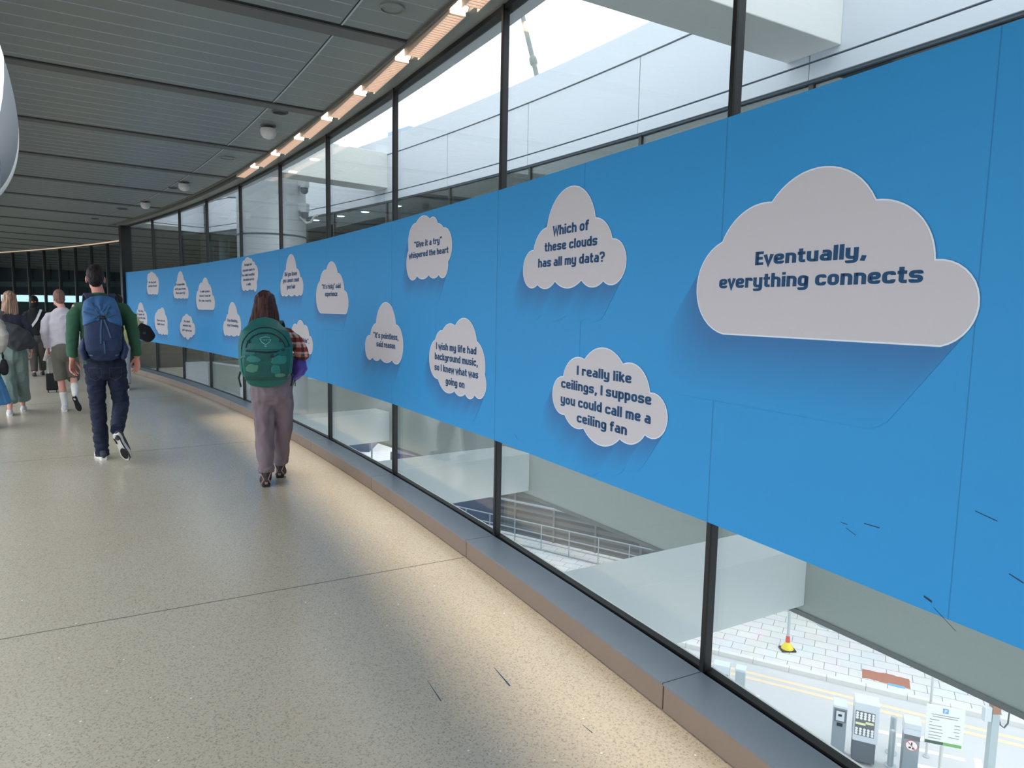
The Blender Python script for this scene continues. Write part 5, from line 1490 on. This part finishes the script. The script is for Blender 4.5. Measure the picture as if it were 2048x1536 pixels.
arc_ = lambda rx, z0, rz, a0, a1, n=16: [(rx * math.cos(R_(a0 + (a1 - a0) * i / n)), z0 + rz * math.sin(R_(a0 + (a1 - a0) * i / n))) for i in range(n + 1)]
for pts, r, nm, mt in ((arc_(.152, 1.125, .128, 172, 8), .005, 'zip', TEALK), (arc_(.185, 1.125, .168, 178, 2), .004, 'piping', TEALK), ([(-.15, 1.120), (0, 1.110), (.15, 1.120)], .006, 'pocket_hem', TEALK), ([(-.185, 1.15), (-.190, 1.05), (-.175, .92)], .004, 'piping', TEALL), ([(.185, 1.15), (.190, 1.05), (.175, .92)], .005, 'piping', TEALL)):
    m = MB(); m.tube(surf(pts, .002), r, n=7); m.build(nm, mt, tp, smooth=True)
for pts in ([(-.20, 1.065), (-.06, 1.115)], [(.20, 1.145), (.13, 1.125), (.045, 1.082)]):
    band(surf(pts, .006), .016, thick=.004, across=(0, 0, 1)).build('compression_strap', TEAL, tp)
for x_, z_ in ((.045, 1.080), (.130, 1.127), (.115, 1.195), (-.13, 1.185)):
    p = (surf([(x_, z_), (x_ + .002, z_)], .008) or [None])[0]
    if p is not None:
        m = MB(); m.box(p - Vector((.012, .005, .009)), p + Vector((.012, .005, .009))); m.build('buckle', TEALK, tp, bevel=.002)
# emblem: a spread-winged mark above a little arc
m = MB()
m.tube(surf([(-.045, 1.213), (-.032, 1.188), (-.012, 1.174), (0, 1.168), (.012, 1.174), (.032, 1.188), (.045, 1.213)], .004, 3), .0025, n=6)
m.tube(surf([(-.040, 1.216), (-.02, 1.221), (0, 1.223), (.02, 1.221), (.040, 1.216)], .004, 3), .002, n=6)
for k in range(6): m.tube(surf([(-.030 + .012 * k, 1.194 + .004 * abs(2.5 - k)), (-.030 + .012 * k, 1.212)], .004, 2) , .0022, n=6)
m.tube(surf([(-.010, 1.160), (0, 1.154), (.010, 1.160)], .004, 3), .003, n=6)
m.build('emblem', LOGOM, tp)
m = MB(); m.tube([Vector(p) - sh for p in ((-.12, -.185, 1.320), (-.08, -.205, 1.350), (-.02, -.21, 1.362), (.04, -.205, 1.350), (.08, -.185, 1.320))], .009, n=10); m.build('grab_handle', TEALL, tp, smooth=True)
for sx in (-1, 1):
    band([Vector(p) - sh for p in ((-.02 + .08 * sx, -.17, 1.28), (-.01 + .09 * sx, -.10, 1.31), (.0 + .105 * sx, .0, 1.335), (.0 + .12 * sx, .09, 1.30), (.0 + .13 * sx, .125, 1.18))], .06, thick=.012).build('shoulder_strap', TEALK, tp, smooth=True)
    m = MB(); m.tube([Vector(p) - sh for p in ((-.02 + .20 * sx, -.20, .95), (-.02 + .215 * sx, -.19, .90), (-.02 + .20 * sx, -.19, .83))], .008, n=8); m.build('strap_tail', TEALK, tp)

# the purple jacket hanging over the bent arm
sh = Vector((.24, .06, .95))
pj = tag(empty('jacket', W_LOC + Matrix.Rotation(W_RZ, 3, 'Z') @ sh, W_RZ), 'crumpled purple jacket hung over the plaid forearm', 'jacket')
def f(b):
    ring_tube(b, [Vector((.235, .10, 1.025)) - sh, Vector((.235, .10, .97)) - sh, Vector((.220, .10, .91)) - sh, Vector((.195, .10, .865)) - sh], [(.052, .10), (.062, .11), (.055, .10), (.028, .06)], n=20)
    ring_tube(b, [Vector((.26, .06, 1.0)) - sh, Vector((.275, .07, .95)) - sh, Vector((.255, .07, .895)) - sh], [(.03, .05), (.035, .05), (.02, .03)], n=14)
part(pj, 'folded_body', PURPLE, f, .006, 2, creases(.014, 11, (1, 1, 1), 8))
m = MB(); m.tube([Vector((.205, .06, .87)) - sh, Vector((.207, .05, .80)) - sh], .004, n=6); m.build('drawcord', BLACKC, pj)

# ---- person in the pale sweatshirt and shorts, left arm carrying a paper roll
loc, rz = Vector((-5.96, 9.02, 0)), R_(33)
J = joints(1.60, head=(-.035, .03, 1.500), sl=(-.185, 0, 1.315), sr=(.175, 0, 1.315), el=(-.235, -.02, 1.06), wl=(-.205, .05, .85), er=(.24, -.03, 1.06), kl=(-.06, .05, .46), kr=(.11, .06, .46), al=(-.02, .06, .085), ar=(.12, -.22, .27), tl=(-.03, .22, .02), tr=(.17, -.20, .05), hl=(-.07, 0, .80), hr=(.09, 0, .80))
p, q, hm = person(loc, rz, 'person in pale sweatshirt, olive shorts and white socks ahead of the green jumper', J, SKINP, .0065, 1.60, hands={'l': ((0, .1, -1), (1, 0, 0), (.2, 1, 0), 1.0), 'r': ((0, .1, -1), (-1, 0, 0), (-.2, 1, 0), .5)}, head_yaw=.5, slim=.86)
def f(b): ell(b, q(0, -.020, .036), (.080, .098, .094)); ell(b, q(0, -.05, -.005), (.068, .062, .07))
part(p, 'hair', HAIRS, f, .008, 2)
def f(b): ell(b, q(0, .05, -.085), (.050, .046, .034))
part(p, 'beard', HAIRD, f, .008, 2)
top(p, J, SWEATW, .91, .78, 'sweatshirt', body=(.19, .205, .20), sleeve=(.072, .062, .048), cuff=.95, voxel=.009, fold=creases(.010, 7, (1, 1, 1.4), 2.2))
trousers(p, J, OLIVE, .91, .87, .10, r=(.115, .108, .098, .092, .095), hips=(.185, .140), name='shorts', voxel=.009, fold=creases(.007, 8, (1, 1, 1), 3))
for a in 'lr':
    A_, K_ = Vector(J['a' + a]), Vector(J['k' + a])
    def f(b): ring_tube(b, [lp(A_, K_, -.05), lp(A_, K_, .18), lp(A_, K_, .42)], [.044, .046, .052])
    part(p, 'sock', SOLEW, f, .008, 1)
shoe(p, (-.02, -.03, 0), (-.035, .235, 0), (0, 0, 1), (SWEATW, SOLEW))
shoe(p, (.10, -.315, .225), (.17, -.24, .02), (.25, .88, .4), (SWEATW, SOLEB), tread=True)
t = tag(empty('paper_roll', loc + Matrix.Rotation(rz, 3, 'Z') @ Vector((-.185, .09, .78)), rz), 'white rolled paper held by the person in the pale sweatshirt', 'paper roll')
m = MB(); m.tube([(-.03, -.02, -.10), (.03, .03, .12)], .022, n=14); m.build('roll', SOLEW, t, smooth=True)
m = MB(); m.tube([(-.004, .0, -.005), (.004, .006, .025)], .0226, n=14); m.build('paper_band', STRAPW, t)

# ---- person with blond hair, navy top, sage trousers
loc, rz = Vector((-6.42, 8.72, 0)), R_(36)
J = joints(1.56, head=(.0, .03, 1.46), neck=(.0, 0, 1.325), kl=(-.065, .02, .44), kr=(.085, .10, .45), al=(-.07, -.10, .09), ar=(.09, .24, .09), tl=(-.08, .07, .02), tr=(.11, .42, .02), wl=(-.24, .03, .83), el=(-.24, -.03, 1.04))
p, q, hm = person(loc, rz, 'person with long blond hair, navy top and loose sage trousers', J, SKINP, .0065, 1.56, hands={'l': ((0, .1, -1), (1, 0, 0), (.2, 1, 0), .6), 'r': ((0, .1, -1), (-1, 0, 0), (-.2, 1, 0), .7)}, slim=.86)
def f(b):
    ell(b, q(0, -.020, .034), (.086, .102, .098)); ell(b, q(0, .03, .07), (.07, .068, .055))
    ring_tube(b, [q(0, -.03, .03), q(.0, -.055, -.07), q(-.005, -.07, -.17), q(-.02, -.075, -.27)], [(.086, .078), (.100, .066), (.105, .050), (.075, .028)], n=22)
part(p, 'hair', HAIRB, f, .008, 3, creases(.007, 12, (3, 3, .35), 5.3, .6))
top(p, J, NAVYTOP, .89, .84, 'navy_top', body=(.18, .19, .19), sleeve=(.078, .066, .052), cuff=.8, voxel=.009, fold=creases(.008, 8, (1, 1, 1.4), 1.1))
trousers(p, J, SAGE, .89, .90, .78, r=(.118, .112, .110, .110, .118), hips=(.190, .142), voxel=.009, fold=creases(.010, 7, (1.5, 1.5, .8), 6.1))
for a in 'lr':
    A_ = Vector(J['a' + a])
    shoe(p, (A_.x, A_.y - .05, 0), (A_.x + (-.01 if a == 'l' else .01), A_.y + .20, 0), (0, 0, 1), (SWEATW, SOLEW))
sh = Vector((.08, -.18, .93))
t = tag(empty('shoulder_bag', loc + Matrix.Rotation(rz, 3, 'Z') @ sh, rz), 'big slouchy charcoal bag slung behind the sage trousers', 'bag')
def f(b):
    ring_tube(b, [Vector((-.10, -.18, 1.10)) - sh, Vector((.0, -.21, 1.03)) - sh, Vector((.10, -.21, .96)) - sh, Vector((.20, -.19, .92)) - sh], [(.11, .05), (.15, .075), (.15, .075), (.07, .045)], side=(0, 0, 1), n=22, e=2.4)
part(t, 'body', BAGD, f, .009, 3, creases(.012, 7, (1, 1, 1), 3.3))
band([Vector(pp) - sh for pp in ((-.12, -.17, 1.20), (-.10, -.12, 1.30), (-.08, .0, 1.345), (-.02, .10, 1.30), (.14, .13, 1.10))], .05, thick=.012).build('strap', BAGD, t, smooth=True)
m = MB(); m.lathe([(.012, 0), (.012, .006), (0, .006)], Vector((.17, -.25, .93)) - sh, n=12); m.build('stud', STEELG, t)

# ---- person at the picture's edge: knitted sleeve and blue skirt
loc, rz = Vector((-6.07, 7.70, 0)), R_(37)
J = joints(1.60, head=(-.03, .03, 1.50), er=(.265, -.05, 1.07), wr=(.215, .06, .86), kl=(-.07, .10, .46), kr=(.09, -.02, .46), ar=(.09, -.12, .09), al=(-.08, .2, .09), tr=(.1, .06, .02), tl=(-.08, .38, .02))
p, q, hm = person(loc, rz, 'person in cream knit and blue skirt cut off at the edge of the view', J, SKINP, .0065, 1.60, hands={'r': ((-.05, .1, -1), (-1, 0, 0), (-.2, 1, 0), .6), 'l': ((0, .1, -1), (1, 0, 0), (.2, 1, 0), .6)}, slim=.9)
def f(b): ell(b, q(0, -.020, .034), (.086, .100, .098)); ring_tube(b, [q(0, -.04, .03), q(0, -.06, -.10)], [(.085, .07), (.09, .05)], n=20)
part(p, 'hair', HAIRW, f, .008, 3)
top(p, J, CREAMK, .91, .86, 'cream_knit', body=(.20, .205, .20), sleeve=(.086, .084, .06), cuff=.95, voxel=.009, fold=creases(.010, 7, (1, 1, 1.4), 7))
def f(b): ring_tube(b, [(0, 0, .92), (0, 0, .80), (0, .0, .60), (.01, .0, .40), (.02, .0, .26)], [(.155, .12), (.185, .15), (.225, .19), (.27, .24), (.30, .27)], n=26, flat0=True, flat1=True)
part(p, 'skirt', SKIRTB, f, .010, 2, creases(.016, 6, (2, 2, .4), 4))
for a in 'lr':
    A_ = Vector(J['a' + a]); shoe(p, (A_.x, A_.y - .05, 0), (A_.x, A_.y + .20, 0), (0, 0, 1), (BOOTD, SOLEB))
t = tag(empty('handbag', loc + Matrix.Rotation(rz, 3, 'Z') @ Vector((.235, -.02, .70)), rz), 'small black handbag hanging beside the blue skirt', 'handbag')
def f(b): ring_tube(b, [(0, 0, -.06), (0, 0, .0), (0, 0, .06)], [(.04, .08), (.045, .10), (.03, .08)], e=3, n=18)
part(t, 'body', BLACKC, f, .008, 2)
m = MB(); m.tube([(0, -.06, .07), (0, -.05, .13), (-.01, .05, .17), (-.01, .06, .10), (0, .06, .07)], .007, n=8); m.build('handle', BLACKC, t)

# ---- person in black with a white diagonal strap
loc, rz = Vector((-9.36, 13.38, 0)), R_(38)
J = joints(1.56, head=(-.02, .03, 1.45), kl=(-.07, .03, .44), kr=(.08, .08, .45), ar=(.09, .16, .09), al=(-.08, -.08, .09), tr=(.1, .34, .02), tl=(-.09, .1, .02))
p, q, hm = person(loc, rz, 'person in black jacket with a white diagonal strap, far down the walkway', J, SKINP, .009, 1.56, hands={'l': ((0, .1, -1), (1, 0, 0), (.2, 1, 0), .8), 'r': ((0, .1, -1), (-1, 0, 0), (-.2, 1, 0), .8)}, slim=.88)
def f(b): ell(b, q(0, -.02, .036), (.090, .105, .102)); ell(b, q(0, -.06, -.04), (.085, .06, .09))
part(p, 'hair', HAIRD, f, .010, 2)
def f(b): ring_tube(b, [q(-.075, -.05, .0), q(-.03, -.115, .0), q(.03, -.118, .01)], [.016, .018, .012])
part(p, 'hair_band', ORANGE, f, .008, 1)
jk = top(p, J, BLACKC, .89, .80, 'jacket', body=(.20, .215, .21), depth=(.15, .155), sleeve=(.088, .078, .058), cuff=.95, voxel=.012, fold=creases(.010, 7, (1, 1, 1.4), 5))
trousers(p, J, DKTROU, .89, .86, .97, r=(.110, .098, .086, .082, .075), hips=(.18, .135), voxel=.012)
sk = Skin(jk.data); pts = sk.path([(-.14, .90), (.0, 1.10), (.10, 1.30)], .008)
band(pts, .045, thick=.008).build('diagonal_strap', STRAPW, p)
for a in 'lr':
    A_ = Vector(J['a' + a]); shoe(p, (A_.x, A_.y - .05, 0), (A_.x, A_.y + .20, 0), (0, 0, 1), (BOOTD, SOLEB))
t = tag(empty('carrier_bag', loc + Matrix.Rotation(rz, 3, 'Z') @ Vector((-.25, .02, .42)), rz), 'white plastic carrier bag hanging from the black-jacketed hand', 'carrier bag')
def f(b): ring_tube(b, [(0, 0, -.14), (0, 0, 0), (0, 0, .14), (.01, 0, .22)], [(.06, .10), (.075, .12), (.05, .08), (.02, .02)], n=16)
part(t, 'bag_body', PLASTIC, f, .010, 2, creases(.014, 9, (1, 1, 1), 2))
m = MB(); m.tube([(.0, -.02, .2), (.01, 0, .33), (0, .02, .2)], .008, n=8); m.build('bag_handle', PLASTIC, t)

# ---- person in the pale yellow jacket, mostly hidden by the green jumper
loc, rz = Vector((-6.66, 11.50, 0)), R_(33)
J = joints(1.58, er=(.30, -.01, 1.06), wr=(.20, .16, .96), kl=(-.07, .08, .44), kr=(.08, -.02, .45), ar=(.09, -.14, .09), al=(-.08, .2, .09), tr=(.1, .05, .02), tl=(-.09, .38, .02))
p, q, hm = person(loc, rz, 'person in pale yellow jacket half hidden behind the green sleeve', J, SKINP, .009, 1.58, hands={'r': ((-.5, .8, 0), (-.6, -.4, -.6), (0, .2, 1), .9), 'l': ((0, .1, -1), (1, 0, 0), (.2, 1, 0), .8)})
def f(b): ell(b, q(0, -.02, .036), (.088, .102, .100)); ell(b, q(0, -.06, -.03), (.08, .06, .08))
part(p, 'hair', HAIRD, f, .010, 2)
top(p, J, YELJ, .90, .76, 'yellow_jacket', body=(.20, .215, .21), depth=(.15, .15), sleeve=(.10, .095, .06), cuff=.9, voxel=.011, fold=creases(.012, 7, (1, 1, 1.4), 4))
trousers(p, J, PALET, .90, .86, .96, r=(.105, .095, .084, .08, .07), hips=(.18, .135), voxel=.012)
for a in 'lr':
    A_ = Vector(J['a' + a]); shoe(p, (A_.x, A_.y - .05, 0), (A_.x, A_.y + .20, 0), (0, 0, 1), (NAVYSOCK, SOLEW))
t = tag(empty('handbag', loc + Matrix.Rotation(rz, 3, 'Z') @ Vector((.36, -.03, .94)), rz), 'black structured handbag tilted against the yellow sleeve', 'handbag')
def f(b): ring_tube(b, [(-.06, 0, .10), (.02, 0, .03), (.11, 0, -.06)], [(.11, .06), (.14, .07), (.10, .06)], side=(.6, 0, .8), e=3.4, n=20)
part(t, 'body', BLACKC, f, .010, 2)
m = MB(); m.tube([(-.10, -.02, .12), (-.10, -.03, .30), (-.09, .03, .34), (-.06, .03, .14)], .012, n=8); m.build('handle', BLACKC, t)
m = MB(); m.box((.0, -.082, .0), (.04, -.070, .04)); m.build('clasp', STEELG, t)

# ---- a small wheeled case between the walkers
t = tag(empty('trolley_case', (-7.45, 10.95, 0), R_(33)), 'small dark trolley case on wheels beyond the pale sweatshirt', 'suitcase')
t.scale = (.62, .62, .62)
m = MB(); m.box((-.13, -.10, .06), (.13, .10, .50)); m.build('shell', BLACKC, t, bevel=.03)
for sx in (-.09, .09):
    m = MB(); m.tube([(sx - .012, -.06, .032), (sx + .012, -.06, .032)], .032, n=16); m.build('wheel', SOLEB, t)
m = MB(); m.tube([(-.07, -.07, .50), (-.07, -.07, .92), (.07, -.07, .92), (.07, -.07, .50)], .010, n=8); m.build('pull_handle', GALV, t)
